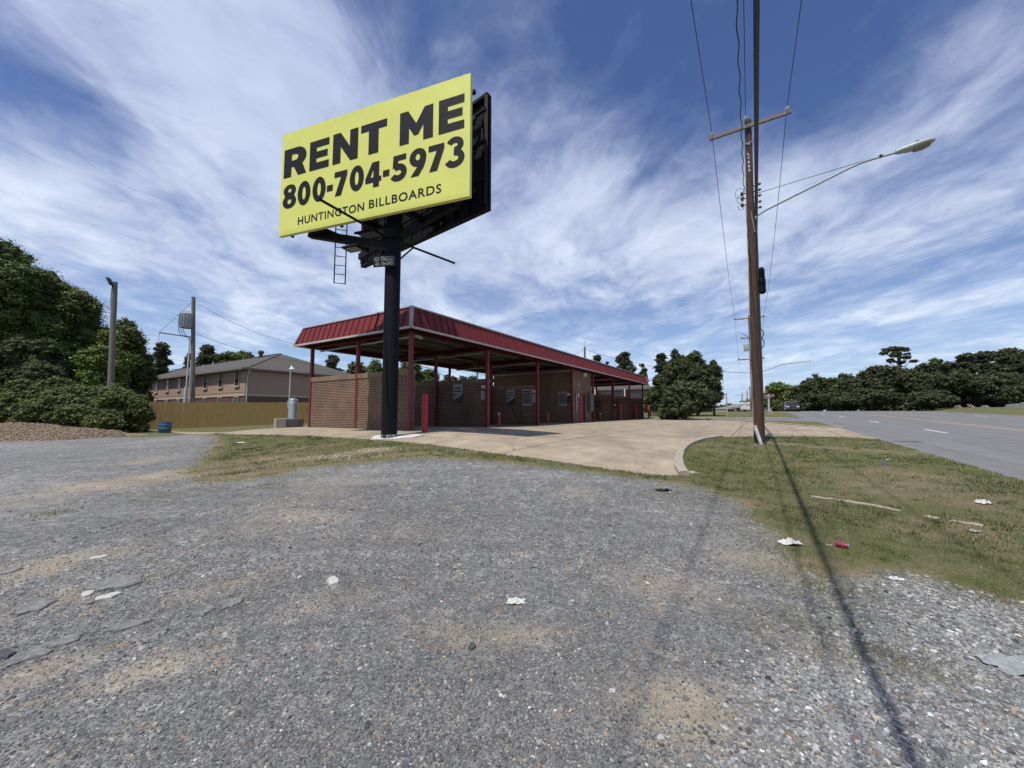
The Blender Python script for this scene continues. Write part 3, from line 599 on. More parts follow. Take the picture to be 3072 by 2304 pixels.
# rear panel (we see its unpainted back)
OR = np.array([*R0, ZB]); m = MB(); m.frame(OR+E3*WB/2+Zv*HB/2+NR3*.05, E3, NR3, Zv, WB, .08, HB); m.build('rear_panel', M_black, bb, bevel=.01)
m = MB()
for z in (.04, HB-.04): m.bar(OR+Zv*z-NR3*.06, OR+E3*WB+Zv*z-NR3*.06, .12, .10)
for x in np.arange(.3, WB, .61): m.bar(OR+E3*x-NR3*.02+Zv*.1, OR+E3*x+Zv*(HB-.1)-NR3*.02, .03, .05)
for x in (.05, WB-.05, 2.2, 4.9): m.bar(OR+E3*x-NR3*.09+Zv*.1, OR+E3*x+Zv*(HB-.1)-NR3*.09, .1, .14)
for z in (.9, 2.1, 3.1): m.bar(OR+Zv*z-NR3*.16, OR+E3*WB+Zv*z-NR3*.16, .08, .08)
m.build('rear_frame', M_black, bb)
# pole
m = MB(); px3 = np.array([*pole_xy, 0]); m.tube([px3+Zv*(pz-.1), px3+Zv*(ZB+1.6)], .245, 40); m.build('pole', M_blackpole, bb, smooth_=True)
M_scuff = NT('scuffed_base'); _n1 = M_scuff.noise(M_scuff.coord('Object', (1, 1, .6)), 9, 6, .75); M_scuff = M_scuff.done(M_scuff.ramp(_n1, [(.50, (.012, .014, .016)), (.56, (.38, .38, .36))]), .6)
m = MB(); m.lathe(px3+Zv*(pz-.02), [(.251, 0), (.251, .11), (.2485, .13)], 40); m.build('scuffed_band', M_scuff, bb, smooth_=True)
# steelwork on the pole: two long outriggers under the panels, struts, braces
ptop = px3+Zv*(ZB-.05); m = MB()
cross = px3+Zv*(ZB+.25)
mid_f = O+D3*WB*.5-N3*.3; mid_r = OR+E3*WB*.5-NR3*.1
for x in (1.15, 3.0, 4.7, 6.3):
    a = O+D3*x-N3*.34+Zv*.32; xr = x
    b = OR+E3*xr-NR3*.16+Zv*.32
    m.bar(a, b, .14, .2)
m.bar(O+D3*.9-N3*.5+Zv*.15, px3+Zv*(ZB-.62)-D3*.15, .22, .26)                   # heavy arm to the left end
m.bar(OR+E3*.4-NR3*.35+Zv*.25, O+D3*6.6-N3*.6+Zv*.25, .2, .24)
m.bar(px3+Zv*(ZB+1.1), O+D3*.9-N3*.34+Zv*1.3, .14, .14); m.bar(px3+Zv*(ZB+1.1), O+D3*6.4-N3*.34+Zv*1.3, .14, .14)
m.bar(px3+Zv*(ZB+.4), OR+E3*6.9-NR3*.2+Zv*3.0, .1, .1); m.bar(px3+Zv*(ZB+.9), OR+E3*.6-NR3*.2+Zv*1.6, .12, .12)
m.build('steelwork', M_black, bb)
m = MB(); m.lathe(px3+Zv*(ZB-.45), [(.36, 0), (.36, .05), (.30, .06), (.30, .35), (.36, .36), (.36, .42)], 24); m.build('collar', M_black, bb)
# expanded metal catwalk below the panels
M_grate = NT('catwalk_grating'); _o = M_grate.new('ShaderNodeTexChecker'); M_grate.link(M_grate.coord('Object'), _o.inputs[0]); _o.inputs['Scale'].default_value = 22; _o.inputs[1].default_value = (.02, .02, .022, 1); _o.inputs[2].default_value = (.10, .105, .11, 1); M_grate = M_grate.done(_o.outputs[0], .6)
g0 = px3+Zv*(ZB+.02); m = MB(); m.frame(O+D3*3.55-N3*.95-Zv*.02, D3, N3, Zv, 1.7, .5, .03); m.build('catwalk', M_grate, bb)
m = MB()
for s_ in (-.26, .26):
    m.bar(O+D3*2.65-N3*(.95+s_)-Zv*.02, O+D3*4.45-N3*(.95+s_)-Zv*.02, .05, .07)
m.build('catwalk_rail', M_black, bb)
# lamp arms (one sweeps in front of the yellow face, one behind to the right) with flood lamps
def depth_pt(u, v, Y): return P(u, v, Y)
tip1 = P(957, 597, 10.4); root1 = P(1150, 706, 12.5); m = MB(); m.bar(tip1, root1, .055, .055); m.build('lamp_arm', M_black, bb)
tip2 = P(1365, 790, 13.6); root2 = P(1192, 724, 13.0); m = MB(); m.bar(tip2, root2, .055, .055); m.bar(P(1240, 743, 13.15), P(1185, 790, 12.7), .05, .05); m.build('lamp_arm', M_black, bb)
lc = P(1061, 745, 12.6); m = MB(); ll = thing; m.frame(lc, D3, N3, Zv, .62, .42, .07); fl = m.build('flood_lamp', M_black, bb, bevel=.01)
m = MB(); m.frame(lc-Zv*.045, D3, N3, Zv, .42, .27, .012); m.build('lens', M_white, fl)
m = MB()
for i in range(9): m.frame(lc-Zv*.056+D3*(-.18+i*.045), D3, N3, Zv, .012, .27, .006)
m.build('lens_grille', M_dkmetal, fl)
# hanging ladder
lt, lb = P(998, 700, 12.9), P(1002, 850, 12.9); wv = P(1002+29, 850+7, 13.0)-lb; wv[2] = 0; wv *= .34/np.linalg.norm(wv); bot = lb.copy(); top = lb.copy(); top[2] = ZB+.55; m = MB()
m.tube([bot, top], .019, 6); m.tube([bot+wv, top+wv], .019, 6)
z = bot[2]+.02
while z < top[2]: m.tube([(bot[0], bot[1], z), (bot[0]+wv[0], bot[1]+wv[1], z)], .014, 5); z += .305
m.build('ladder', M_black, bb)
# name plate on the pole
pl = P(1153, 783, 12.3); dx = np.array([.985, -.17, 0]); nn = np.array([-.17, -.985, 0]); m = MB(); m.frame(pl, dx, nn, Zv, .74, .03, .36); plate = m.build('name_plate', M_black, bb)
fonttext('plate_lettering', 'HUNTINGTON', .15, pl-dx*.33+Zv*-.01, dx, Zv, nn, M_posterg, plate, .66, 0, .02); fonttext('plate_lettering', '800-704-5973', .10, pl-dx*.29-Zv*.145, dx, Zv, nn, M_posterg, plate, .58, 0, .02)
# white footing pad: painted concrete collar on the pavement
m = MB(); n_ = 28; pad = [(pole_xy[0]+.12+(.78+.14*math.sin(3*k*.224+1)+.05*math.sin(9*k*.224))*math.cos(k*2*math.pi/n_), pole_xy[1]+.10+(.55+.1*math.cos(2*k*.224))*math.sin(k*2*math.pi/n_)) for k in range(n_)]
cz = [(x, y, float(gz(x, y))+.03) for x, y in pad]; cb = [(x, y, z-.2) for x, y, z in cz]; m.add(cz+cb+[(pole_xy[0], pole_xy[1], pz+.035)], [(k, (k+1) % n_, 2*n_) for k in range(n_)]+[(n_+k, n_+(k+1) % n_, (k+1) % n_, k) for k in range(n_)])
M_pad = simple('footing_concrete', (.62, .61, .57), (.36, .34, .30), 4, .85, .4, contrast=.15); m.build('footing', M_pad, bb)

# ------------------------------------------------------------------ car wash
cw = thing('car_wash', 'long open-bay brick car wash with red columns and a red ribbed metal canopy', 'car wash', (*C0, FZ), math.atan2(LV[1], LV[0]))
TS_ = [t*K for t in (0, 5.19, 10.45, 15.7, 19.6, 24.95, 30.1, 35.3)]; SS_ = [0, 3.46*K, 7.0*K]; SW = 7.0*K; TL_ = 35.3*K; OV = .6*K; IN = .33*K
ZF0 = 4.13*K; ZF1 = 4.98*K; WH = 2.32*K; L_ = dict(parent=cw, local=True)
def fl(t): return .0035*t
for t in TS_:
    for s in SS_:
        if t in (TS_[3], TS_[4]) and s == SS_[1]: continue
        m = MB(); m.box(((t-.10 if t not in (TS_[4],) else t+.1) if not (t == 0 and s > 1) else .05, s-.09 if s < 1 else (s+.09 if s > 5 else s), (ZF0-.2)/2), (.13, .13, ZF0+.1+.1)); m.build('column', M_red, **L_)
# divider and end walls with soldier course coping
wall_s = []
for i, t in enumerate(TS_):
    full = i in (3, 4); tt = t+.11
    h = ZF0 if full else WH
    if i == 4: tt = t-.11
    m = MB(); m.box((tt, SW/2, h/2-.15), (.2, SW, h+.3)); w_ = m.build('end_wall' if i in (0, 7) else ('room_wall' if full else 'divider_wall'), M_brick, **L_)
    if not full:
        m = MB(); m.box((tt, SW/2, h+.105), (.25, SW+.03, .20)); m.build('coping', M_soldier, w_, True)
t3, t4 = TS_[3]+.21, TS_[4]-.21; dt0, dt1 = 17.15*K, 18.25*K
for c_, d_ in ((((t3+dt0)/2, .11, ZF0/2-.1), (dt0-t3, .2, ZF0+.2)), (((dt1+t4)/2, .11, ZF0/2-.1), (t4-dt1, .2, ZF0+.2)), (((dt0+dt1)/2, .11, (ZF0+2.15)/2), (dt1-dt0, .2, ZF0-2.15)), (((t3+t4)/2, SW-.11, ZF0/2-.1), (t4-t3, .2, ZF0+.2))):
    m = MB(); m.box(c_, d_); m.build('room_wall', M_brick, **L_)
m = MB(); m.box(((dt0+dt1)/2, .11, 1.07), (dt1-dt0-.12, .05, 2.1)); dr = m.build('door', M_doorred, **L_)
m = MB()
for x in (dt0+.03, dt1-.03): m.box((x, .06, 1.05), (.07, .16, 2.2))
m.box(((dt0+dt1)/2, .06, 2.12), (dt1-dt0-.14, .16, .06)); m.build('door_frame', M_dkmetal, dr, True)
m = MB(); m.lathe((dt0+.16, .06, 1.0), [(.012, 0), (.012, .04), (.03, .045), (.03, .07)], 10, (0, -1, 0)); m.build('handle', M_steel, dr, True)
m = MB(); m.box((19.0*K, -.13, 1.55), (.62, .24, 1.35)); cab = m.build('electrical_cabinet', M_green, bevel=.01, **L_)
m = MB(); m.box((19.0*K-.16, -.26, 1.55), (.28, .02, 1.25)); m.box((19.0*K+.16, -.26, 1.55), (.28, .02, 1.25)); m.build('cabinet_door', M_green, cab, True)
m = MB(); m.box((18.1*K, -.08, 3.55), (.3, .16, .26)); m.build('wall_light', M_white, bevel=.02, **L_)
# canopy roof
m = MB(); m.box((TL_/2, SW/2, ZF0+.30), (TL_+OV*1.6, SW+OV*1.6, .05))
for s in np.arange(-OV*.7, SW+OV*.7, .305): m.box((TL_/2, s, ZF0+.245), (TL_+OV*1.5, .075, .05))
m.build('roof_deck', M_deck, **L_)
m = MB()
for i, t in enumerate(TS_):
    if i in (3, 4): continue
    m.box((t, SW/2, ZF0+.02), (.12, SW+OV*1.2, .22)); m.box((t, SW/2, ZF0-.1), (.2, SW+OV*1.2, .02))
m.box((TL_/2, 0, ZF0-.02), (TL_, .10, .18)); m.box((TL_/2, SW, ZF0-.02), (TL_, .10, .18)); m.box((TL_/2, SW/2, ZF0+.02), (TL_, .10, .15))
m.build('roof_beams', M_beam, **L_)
m = MB()
for s in (1.2, 2.2, 4.4, 5.5): m.box((TL_/2, s, ZF0+.15), (TL_+OV, .06, .12))
m.build('purlins', M_deck, **L_)
m = MB()
for i, t in enumerate(TS_[:3]+TS_[4:7]): m.tube([(t+.28, .1, ZF0-.16), (t+.28, SW-.2, ZF0-.24)], .04, 8)
m.tube([(TS_[3]-.25, 0, ZF0-.22), (TS_[3]-.25, SW, ZF0-.26)], .06, 8); m.build('conduits', M_galv, **L_)
o0 = [(-OV, -OV), (TL_+OV, -OV), (TL_+OV, SW+OV), (-OV, SW+OV)]; o1 = [(-IN, -IN), (TL_+IN, -IN), (TL_+IN, SW+IN), (-IN, SW+IN)]
for k in range(4):
    a0, b0, a1, b1 = (np.array([*q, 0]) for q in (o0[k], o0[(k+1) % 4], o1[k], o1[(k+1) % 4])); z0, z1 = Zv*ZF0, Zv*ZF1
    nrm = np.cross(b0-a0, (a1+z1)-(a0+z0)); nrm /= np.linalg.norm(nrm); d = (b0-a0)/np.linalg.norm(b0-a0); Ln = np.linalg.norm(b0-a0)
    m = MB(); q = [a0+z0, b0+z0, b1+z1, a1+z1]; m.add(q+[p-nrm*.04 for p in q], [(0, 1, 2, 3), (7, 6, 5, 4), (0, 4, 5, 1), (1, 5, 6, 2), (2, 6, 7, 3), (3, 7, 4, 0)]); upv = (a1+z1)-(a0+z0); ins = (OV-IN)
    sl = upv-d*(upv@d)
    for x in np.arange(.2, Ln-.05, .405*K*1.02):
        f0 = 0.01; p0 = a0+z0+d*x; f1 = 1
        if x < ins or x > Ln-ins: f1 = min(x, Ln-x)/ins
        m.bar(p0+nrm*.014+sl*.02, p0+nrm*.014+sl*f1*.98, .022, .035, up=nrm)
    fz = m.build('fascia', M_fascia, **L_)
    m = MB(); m.bar(a0+z0-Zv*.03-d*.02, b0+z0-Zv*.03+d*.02, .09, .07); m.bar(a1+z1+Zv*.02, b1+z1+Zv*.02, .10, .05); m.build('edge_trim', M_trim, fz, True)
for k in (0, 1, 3):
    a, b = np.array([*o0[k], ZF0]), np.array([*o1[k], ZF1]); m = MB(); m.bar(a+(a-b)*0+np.array([np.sign(o0[k][0]-1)*.012, np.sign(o0[k][1]-1)*.012, 0]), b, .15, .05, up=(np.sign(o0[k][0]-1), np.sign(o0[k][1]-1), .3)); m.build('corner_trim', M_trim, **L_)
# soffit strips outside the beams
# posters and boxes on walls, facing the viewer (-t)
def on_wall(name, i, s, z, w, h, mat, d=.03, off=0, par=cw):
    tt = TS_[i]+.01-off; m = MB(); m.box((tt-d/2, s, z), (d, w, h)); return m.build(name, mat, par, True)
M_dkposter = simple('poster_dark', (.05, .045, .045), (.02, .02, .02), 2.0, .5)
def invert(u, v, t):   # photo point on a wall at t -> (s, z)
    r = ray(u, v); k = ((C0-EYE[:2])@LV+t)/(r[:2]@LV); p = EYE+r*k; return float((p[:2]-C0)@SV), float(p[2]-FZ)
for i, us in ((1, (1359, 1388, 1154, 1182, 1184, 1209)), (2, (1519, 1544, 1169, 1192, 1193, 1215))):
    (s0, za), (s1, zb_), (_, zc_), (_, zd) = invert(us[0], us[2], TS_[i]), invert(us[1], us[3], TS_[i]), invert(us[0], us[4], TS_[i]), invert(us[0], us[5], TS_[i])
    wd = abs(s0-s1); sm = (s0+s1)/2; p_ = on_wall('sign_board', i, sm, (za+zb_)/2, wd, za-zb_, M_posterg)
    m = MB()
    for r_, (zz, ww) in enumerate((((za+zb_)/2+.06, .55), ((za+zb_)/2-.10, .75))):
        for k_ in range(7): m.box((TS_[i]-.026, sm+wd*ww*(k_/6-.5)*.9, zz), (.006, wd*ww/6*.62, .075 if k_ % 3 else .09))
    m.build('sign_print', M_dkposter, p_, True)
    q_ = on_wall('picture_board', i, sm, (zc_+zd)/2, wd, zc_-zd, M_dkposter)
    m = MB(); X_ = TS_[i]-.026; m.quad((X_, sm+wd*.42, zd+.12), (X_, sm-wd*.42, zd+.38), (X_, sm-wd*.42, zd+.46), (X_, sm+wd*.42, zd+.36)); m.build('picture_print', M_posterg, q_, True)
for i, us in ((2, (1567, 1595, 1168.5, 1217)), (3, (1675.4, 1700.8, 1176.4, 1217))):
    (s0, za), (s1, zb_) = invert(us[0], us[2], TS_[i]), invert(us[1], us[3], TS_[i]); sm, wd = (s0+s1)/2, abs(s0-s1)
    p_ = on_wall('price_board', i, sm, (za+zb_)/2, wd, za-zb_, M_posterg, .04); m = MB()
    for r_ in range(7): m.box((TS_[i]-.036, sm, za-.13-r_*(za-zb_-.2)/7), (.008, wd*.86, .07))
    m.build('board_stripes', M_dkposter, p_, True)
for i, u0, u1, v0, v1, nm, mt in ((1, 1445, 1455.5, 1156, 1165, 'notice_plate', M_white), (1, 1446, 1456, 1173, 1200, 'coin_box', M_galv), (2, 1598, 1607, 1170, 1178, 'notice_plate', M_white), (2, 1599, 1607, 1183, 1207, 'coin_box', M_galv), (3, 1702, 1710, 1180, 1187, 'notice_plate', M_white), (3, 1703, 1710, 1190, 1210, 'coin_box', M_dkmetal)):
    (s0, za), (s1, zb_) = invert(u0, v0, TS_[i]), invert(u1, v1, TS_[i]); on_wall(nm, i, (s0+s1)/2, (za+zb_)/2, abs(s0-s1), za-zb_, mt, .1 if 'box' in nm else .02)
# instructions strip and small notice on the room front
m = MB(); m.box((16.55*K, -.012, 1.5), (.34, .02, 1.35)); st_ = m.build('instruction_sign', M_dkposter, **L_)
m = MB()
for k_ in range(9): m.box((16.55*K+.04*math.sin(k_*2.1), -.026, 2.08-k_*.145), (.14+.05*math.sin(k_*3.3), .006, .07))
m.build('sign_print', M_white, st_, True)
m = MB(); m.box((16.95*K, -.014, 2.0), (.16, .02, .22)); m.build('notice_plate', M_white, **L_); m = MB(); m.box((16.95*K, -.02, 2.75), (.12, .06, .1)); m.build('vent', M_white, **L_)
for i in (5, 6):
    m = MB(); m.box((TS_[i]-.02, 1.6, 1.55), (.03, .95, .6)); p_ = m.build('picture_board', M_dkposter, **L_); m = MB(); m.box((TS_[i]-.04, 1.6, 1.55), (.008, .7, .18)); m.build('picture_print', M_white if i == 6 else M_doorred, p_, True)
# wand hoses and swing booms
for i in (1, 2, 5):
    t = TS_[i]; m = MB(); pts = [(t-1.7, 3.4, ZF0-.25), (t-1.7, 3.3, ZF0-.75), (t-.9, 2.7, ZF0-.95), (t-.3, 2.1, 2.4), (t-.12, 1.6, 1.0), (t-.15, 1.2, .35), (t-.2, .9, .1)]
    m.tube(pts, .013, 6); m.build('wash_hose', M_wire, **L_)
    m = MB(); m.tube([(t-1.7, 3.4, ZF0-.1), (t-1.7, 3.4, ZF0-.35), (t-2.6, 2.4, ZF0-.35)], .02, 6); m.build('boom', M_dkmetal, **L_)
    m = MB(); m.tube([(t-.12, 1.05, 1.25), (t-.15, .95, .12)], .018, 6); m.build('wand_holder', M_dkmetal, **L_)
m = MB(); t = TS_[5]; pts = [(t-.1, 2.6, 1.6)]+[(t-.15, 1.9+.75*math.cos(a), 1.0+.85*math.sin(a)) for a in np.linspace(math.radians(170), math.radians(370), 14)]; m.tube(pts, .014, 6); m.build('wash_hose', M_wire, **L_)
m = MB(); m.box((TS_[0]+.4, .1, ZF0-.16), (.22, .09, .1)); m.box((TS_[0]+.62, .16, ZF0-.18), (.1, .1, .1)); m.build('corner_lamp', M_trim, **L_)

# ------------------------------------------------------------------ red bollards
def bollard(u, vb, vt, d, label, t_s=None, cap=False):
    g = G(u, vb)
    r = ray(u, vt); h = EYE[2]+r[2]/r[1]*g[1]-g[2]
    o = thing('bollard', label, 'bollard', g, 0, 'red steel bollards in front of the wash bays')
    m = MB(); R = d/2; prof = [(R, -.08), (R, h-R*.9)]+[(R*math.cos(a), h-R*.9+R*.9*math.sin(a)) for a in np.linspace(.2, 1.5, 5)]
    m.lathe(g, prof, 20); m.build('post', M_bol, o, smooth_=True)
    if cap: m = MB(); m.lathe(g+Zv*(h-.02), [(R*1.15, -.05), (R*1.15, .0), (R*.4, .05)], 16); m.build('cap', M_posterg, o, smooth_=True)
M_bol = simple('bollard_red', (.42, .022, .026), (.32, .02, .022), 5, .45, dirt=.25, stretch=(1, 1, .4))
bollard(1273.6, 1296, 1179, .215, 'tall red bollard with a scuffed rounded top, nearest of all, beside the corner column')
bollard(1496, 1280, 1239, .16, 'short red bollard with a pale cap at the mouth of the second bay', cap=True)
bollard(1643, 1272.5, 1238, .15, 'short red bollard with a plain top at the mouth of the third bay')
bollard(1746, 1264.8, 1204, .2, 'tall red bollard standing in front of the red door')
bollard(1800.6, 1263, 1239, .14, 'short thin red bollard with a pale cap under the hanging hose', cap=True)
bollard(1862, 1260, 1210.5, .26, 'tall red bollard between the two far wash bays')
bollard(1908.6, 1257.5, 1213, .24, 'tall red bollard at the mouth of the last bay')
bollard(1947, 1255.5, 1216, .22, 'rightmost red bollard, standing past the end of the canopy')
# ------------------------------------------------------------------ wooden fence
fa, fb = np.array([-25.9, 27.5]), np.array([-14.2, 39.1]); fd = (fb-fa)/np.linalg.norm(fb-fa); fL = np.linalg.norm(fb-fa); fn = np.array([-fd[1], fd[0]])
fence = thing('wooden_fence', 'long tan wooden privacy fence of upright pickets in front of the apartments', 'fence', gpt(*fa))
m = MB(); x = -2.0
while x < fL+2:
    p = fa+fd*(x+.07); zt = float(np.interp(x, [0, 6, 16], [2.26, 2.36, 2.58])); zb = float(gz(*p)); m.cur = 0
    m.frame((*p, (zt+zb)/2+rnd.uniform(-.012, .012)), (*fd, 0), (*fn, 0), Zv, .138, .02+rnd.uniform(0, .008), zt-zb+.1); x += .146
m.build('pickets', M_fence, fence)
m = MB()
for z in (.5, 1.1, 1.65):
    a, b = fa+fn*.04, fb+fn*.04; m.bar((*a, float(gz(*a))+z), (*b, float(gz(*b))+z), .04, .09)
m.build('rails', M_fence, fence)

# ------------------------------------------------------------------ apartment block behind the fence
def apartment():
    r = ray(730, 1102); Y = 38.0; c = P(730, 1102, Y); eave = c[2]; z0 = .45; W_, LN = 13.0, 46.0; ov = .45
    # local x = towards the far right (L), local y = along S (to the left)
    o = thing('apartment_building', 'two storey tan and dark brick apartment block with grey hipped roof behind the fence', 'apartment building', (c[0]+LV[0]*ov+SV[0]*ov, c[1]+LV[1]*ov+SV[1]*ov, z0), math.atan2(LV[1], LV[0])); k = dict(parent=o, local=True)
    E = eave-z0; bt = 1.95+.35
    rr = ray(729, 1187); zz = EYE[2]+rr[2]/rr[1]*38.4; bt = zz-z0
    m = MB(); m.box((W_/2, LN/2, (E+bt)/2), (W_, LN, E-bt)); wl = m.build('siding_wall', M_siding, **k)
    m = MB(); m.box((W_/2, LN/2, bt/2-.25), (W_-.04, LN-.04, bt+.5)); m.build('brick_wall', M_brickr, **k)
    m = MB(); m.box((W_/2, -.012, bt+.1), (W_+.08, .05, .2)); m.box((-.012, LN/2, bt+.1), (.05, LN+.08, .2)); m.box((W_/2, -.012, bt+.42), (W_, .03, .03)); m.box((-.012, LN/2, bt+.42), (.03, LN, .03)); m.build('trim_band', M_cream, wl, True)
    # hip roof with overhang, gutter lip
    a = ov; rh = 2.75; h = W_/2+a; v = [(-a, -a, E), (W_+a, -a, E), (W_+a, LN+a, E), (-a, LN+a, E), (W_/2, h-a, E+rh), (W_/2, LN-h+a, E+rh)]; v2 = [(x, y, z-.18) for x, y, z in v[:4]]
    m = MB(); m.add(v+v2, [(0, 1, 4), (1, 2, 5, 4), (2, 3, 5), (3, 0, 4, 5), (0, 6, 7, 1), (1, 7, 8, 2), (2, 8, 9, 3), (3, 9, 6, 0), (9, 8, 7, 6)]); rf = m.build('roof', M_roof, **k)
    m = MB(); m.box((W_/2, -a-.05, E-.09), (W_+2*a+.2, .1, .16)); m.box((-a-.05, LN/2, E-.09), (.1, LN+2*a+.2, .16)); m.build('gutter', M_gutter, rf, True)
    m = MB(); m.bar((-a*.3, -a, E+.02), (W_/2, h-a, E+rh+.03), .25, .04, up=(-1, -1, 1.5)); m.bar((W_/2, h-a, E+rh+.03), (W_/2, LN-h+a, E+rh+.03), .3, .05); m.build('ridge_cap', M_roof, rf, True)
    for y, z, s_ in ((9.5, .0, .34), ):
        m = MB(); m.lathe((W_/2-.8, y, E+rh-.35), [(s_*.6, 0), (s_*.6, .5), (s_, .55), (s_, .75), (s_*.5, .9)], 14); m.build('roof_vent', M_dkmetal, rf, True)
    for y in (15, 17.5, 22, 26, 33, 38):
        m = MB(); m.tube([(W_/2-2.2+.6*math.sin(y), y, E+1.4), (W_/2-2.2+.6*math.sin(y), y, E+2.25)], .07, 8); m.build('vent_pipe', M_pvc, rf, True)
    m = MB(); m.tube([(.12, -a-.02, E-.15), (.12, -a-.02, E-.35), (.12, -.06, E-.75), (.12, -.06, .1)], .055, 8); m.build('downspout', M_pvc, **k)
    def window(face, p, z, w, h, lower=False):
        def bx(m, a0, b0, c0, d): # a0 along wall, d depth out
            m.box((-.03-d/2, a0, b0) if face == 'x' else (a0, -.03-d/2, b0), (d, c0[0], c0[1]) if face == 'x' else (c0[0], d, c0[1]))
        m = MB(); bx(m, p, z, (w, h), .02); f = m.build('window', M_glass, **k)
        m = MB()
        for s_ in (-1, 1): bx(m, p+s_*(w/2+.03), z, (.07, h+.14), .06); bx(m, p, z+s_*(h/2+.035), (w, .07), .06)
        bx(m, p, z, (w, .05), .05); bx(m, p, z-h/2-.11, (w+.24, .08), .1); m.build('frame', M_cream, f, True)
        m = MB()
        for i in (-1, 1): bx(m, p+i*w/6, z+h/4, (.018, h/2-.05), .035)
        for i in (1, 2): bx(m, p, z+h*i/6, (w, .018), .033)
        m.build('muntins', M_pvc, f, True)
    for i, y in enumerate((2.1, 5.75, 9.45, 12.95, 16.8, 20.5, 24.3, 28.0, 31.8, 35.5)):
        window('x', y-ov, E-.95, .82, 1.4); window('x', y-ov, bt-.75, .82, 1.3)
    window('y', 9.55, E-1.05, .8, 1.5)
    m = MB(); m.box((6.0, -.08, E-.6), (.5, .12, .14)); m.build('wall_light', M_cream, **k)
apartment()

# ------------------------------------------------------------------ second apartment block seen through the far bays
def apartment2():
    Y = 66.0; c = P(1955, 1165, Y); z0 = .95; E = c[2]-z0; Wd, LN = 12.0, 30.0
    o = thing('apartment_building', 'grey apartment block with a cream balcony front, seen through the far wash bays', 'apartment building', (c[0], c[1], z0), math.atan2(LV[1], LV[0])); k = dict(parent=o, local=True)
    m = MB(); m.box((Wd/2, LN/2, E/2-.3), (Wd, LN, E+.6)); m.build('wall', M_sideg, **k)
    a = .6; v = [(-a, -a, E), (Wd+a, -a, E), (Wd+a, LN+a, E), (-a, LN+a, E), (Wd/2, Wd/2, E+2.2), (Wd/2, LN-Wd/2, E+2.2)]; v2 = [(x, y, z-.2) for x, y, z in v[:4]]
    m = MB(); m.add(v+v2, [(0, 1, 4), (1, 2, 5, 4), (2, 3, 5), (3, 0, 4, 5), (0, 6, 7, 1), (1, 7, 8, 2), (2, 8, 9, 3), (3, 9, 6, 0), (9, 8, 7, 6)]); m.build('roof', M_roof, **k)
    m = MB(); m.box((-.9, LN/2+2.5, E*.42), (1.8, LN-5, .16)); m.build('balcony_floor', M_cream, **k)
    m = MB()
    for y in np.arange(4, LN, 2.6): m.box((-1.8, y+1.25, E*.42+.55), (.05, 2.5, 1.0))
    m.build('balcony_front', M_cream, **k)
    for y in np.arange(4, LN+.1, 5.2):
        m = MB(); m.box((-1.7, y, E/2), (.16, .16, E)); m.build('balcony_post', M_white, **k)
    for y in (6, 11, 16, 21, 26):
        m = MB(); m.box((-.03, y, E*.75), (.06, 1.3, 1.5)); w_ = m.build('window', M_glass, **k)
        m = MB(); m.box((-.06, y-1.7, E*.66), (.06, .95, 2.1)); m.build('door', M_doorred, **k)
    m = MB(); m.box((5, -.05, E*.72), (1.4, .06, 1.3)); m.build('window', M_glass, **k)
apartment2()

# ------------------------------------------------------------------ vacuum island left of the wash
vx, vy = P(865, 1282, 20.3)[:2]; VR = math.atan2(SV[1], SV[0])+math.pi-.22; vd = np.array([math.cos(VR), math.sin(VR), 0]); vn = np.array([-vd[1], vd[0], 0]); vz = float(gz(vx, vy)); vc = np.array([vx, vy, vz])
o = thing('concrete_island', 'low weathered concrete block island beside the left end of the car wash', 'concrete block', vc)
m = MB(); m.frame(vc+Zv*.18, vd, vn, Zv, 2.05, .8, .56); M_old = simple('old_concrete', (.17, .155, .13), (.08, .073, .06), 4, .9, .5, stretch=(2, 2, .5), dirt=.5); m.build('block', M_old, o, bevel=.02)
m = MB(); m.frame(vc-vd*.80+Zv*.18, vd, vn, Zv, .46, .83, .575); m.build('end_cap', M_kerb, o, bevel=.015)
vt = vc+Zv*.455
g = vt+vd*.60; o = thing('vacuum_cleaner', 'silver cylinder car vacuum standing on the concrete island', 'vacuum', g)
m = MB(); m.lathe(g, [(.205, 0), (.205, .74), (.215, .75), (.215, .78), (.205, .79), (.205, .93), (.17, .99), (.06, 1.02)], 24); m.build('body', M_steel, o, smooth_=True)
m = MB(); m.tube([g-vd*.2+Zv*.8, g-vd*.33+Zv*.6, g-vd*.36+Zv*.2, g-vd*.42+Zv*.02], .03, 8); m.build('hose', M_dkmetal, o)
m = MB(); m.frame(g-vd*.33+Zv*.68-vn*.02, vd, vn, Zv, .16, .2, .3); m.build('coin_box', M_galv, o, bevel=.01)
g = vt-vd*.02; o = thing('lamp_post', 'thin pale lamp post with a white dish shade on the concrete island', 'lamp post', g)
m = MB(); m.tube([g, g+Zv*2.5+vd*.03, g+Zv*2.62+vd*.07, g+Zv*2.68+vd*.16], .035, 10); m.build('post', M_pvc, o, smooth_=True)
m = MB(); m.lathe(g+Zv*2.52+vd*.2, [(.13, 0), (.12, .02), (.05, .09), (.045, .2)], 16); m.build('lamp_shade', M_white, o, smooth_=True)
m = MB(); m.frame(g+Zv*.80+vd*.14, vd, vn, Zv, .42, .14, .2); m.frame(g+Zv*.62+vd*.1, vd, vn, Zv, .3, .12, .09); m.build('meter_box', M_galv, o, bevel=.01)
m = MB(); m.tube([g+vd*.1, g+vd*.1+Zv*.6], .04, 8); m.build('red_pipe', M_red, o)
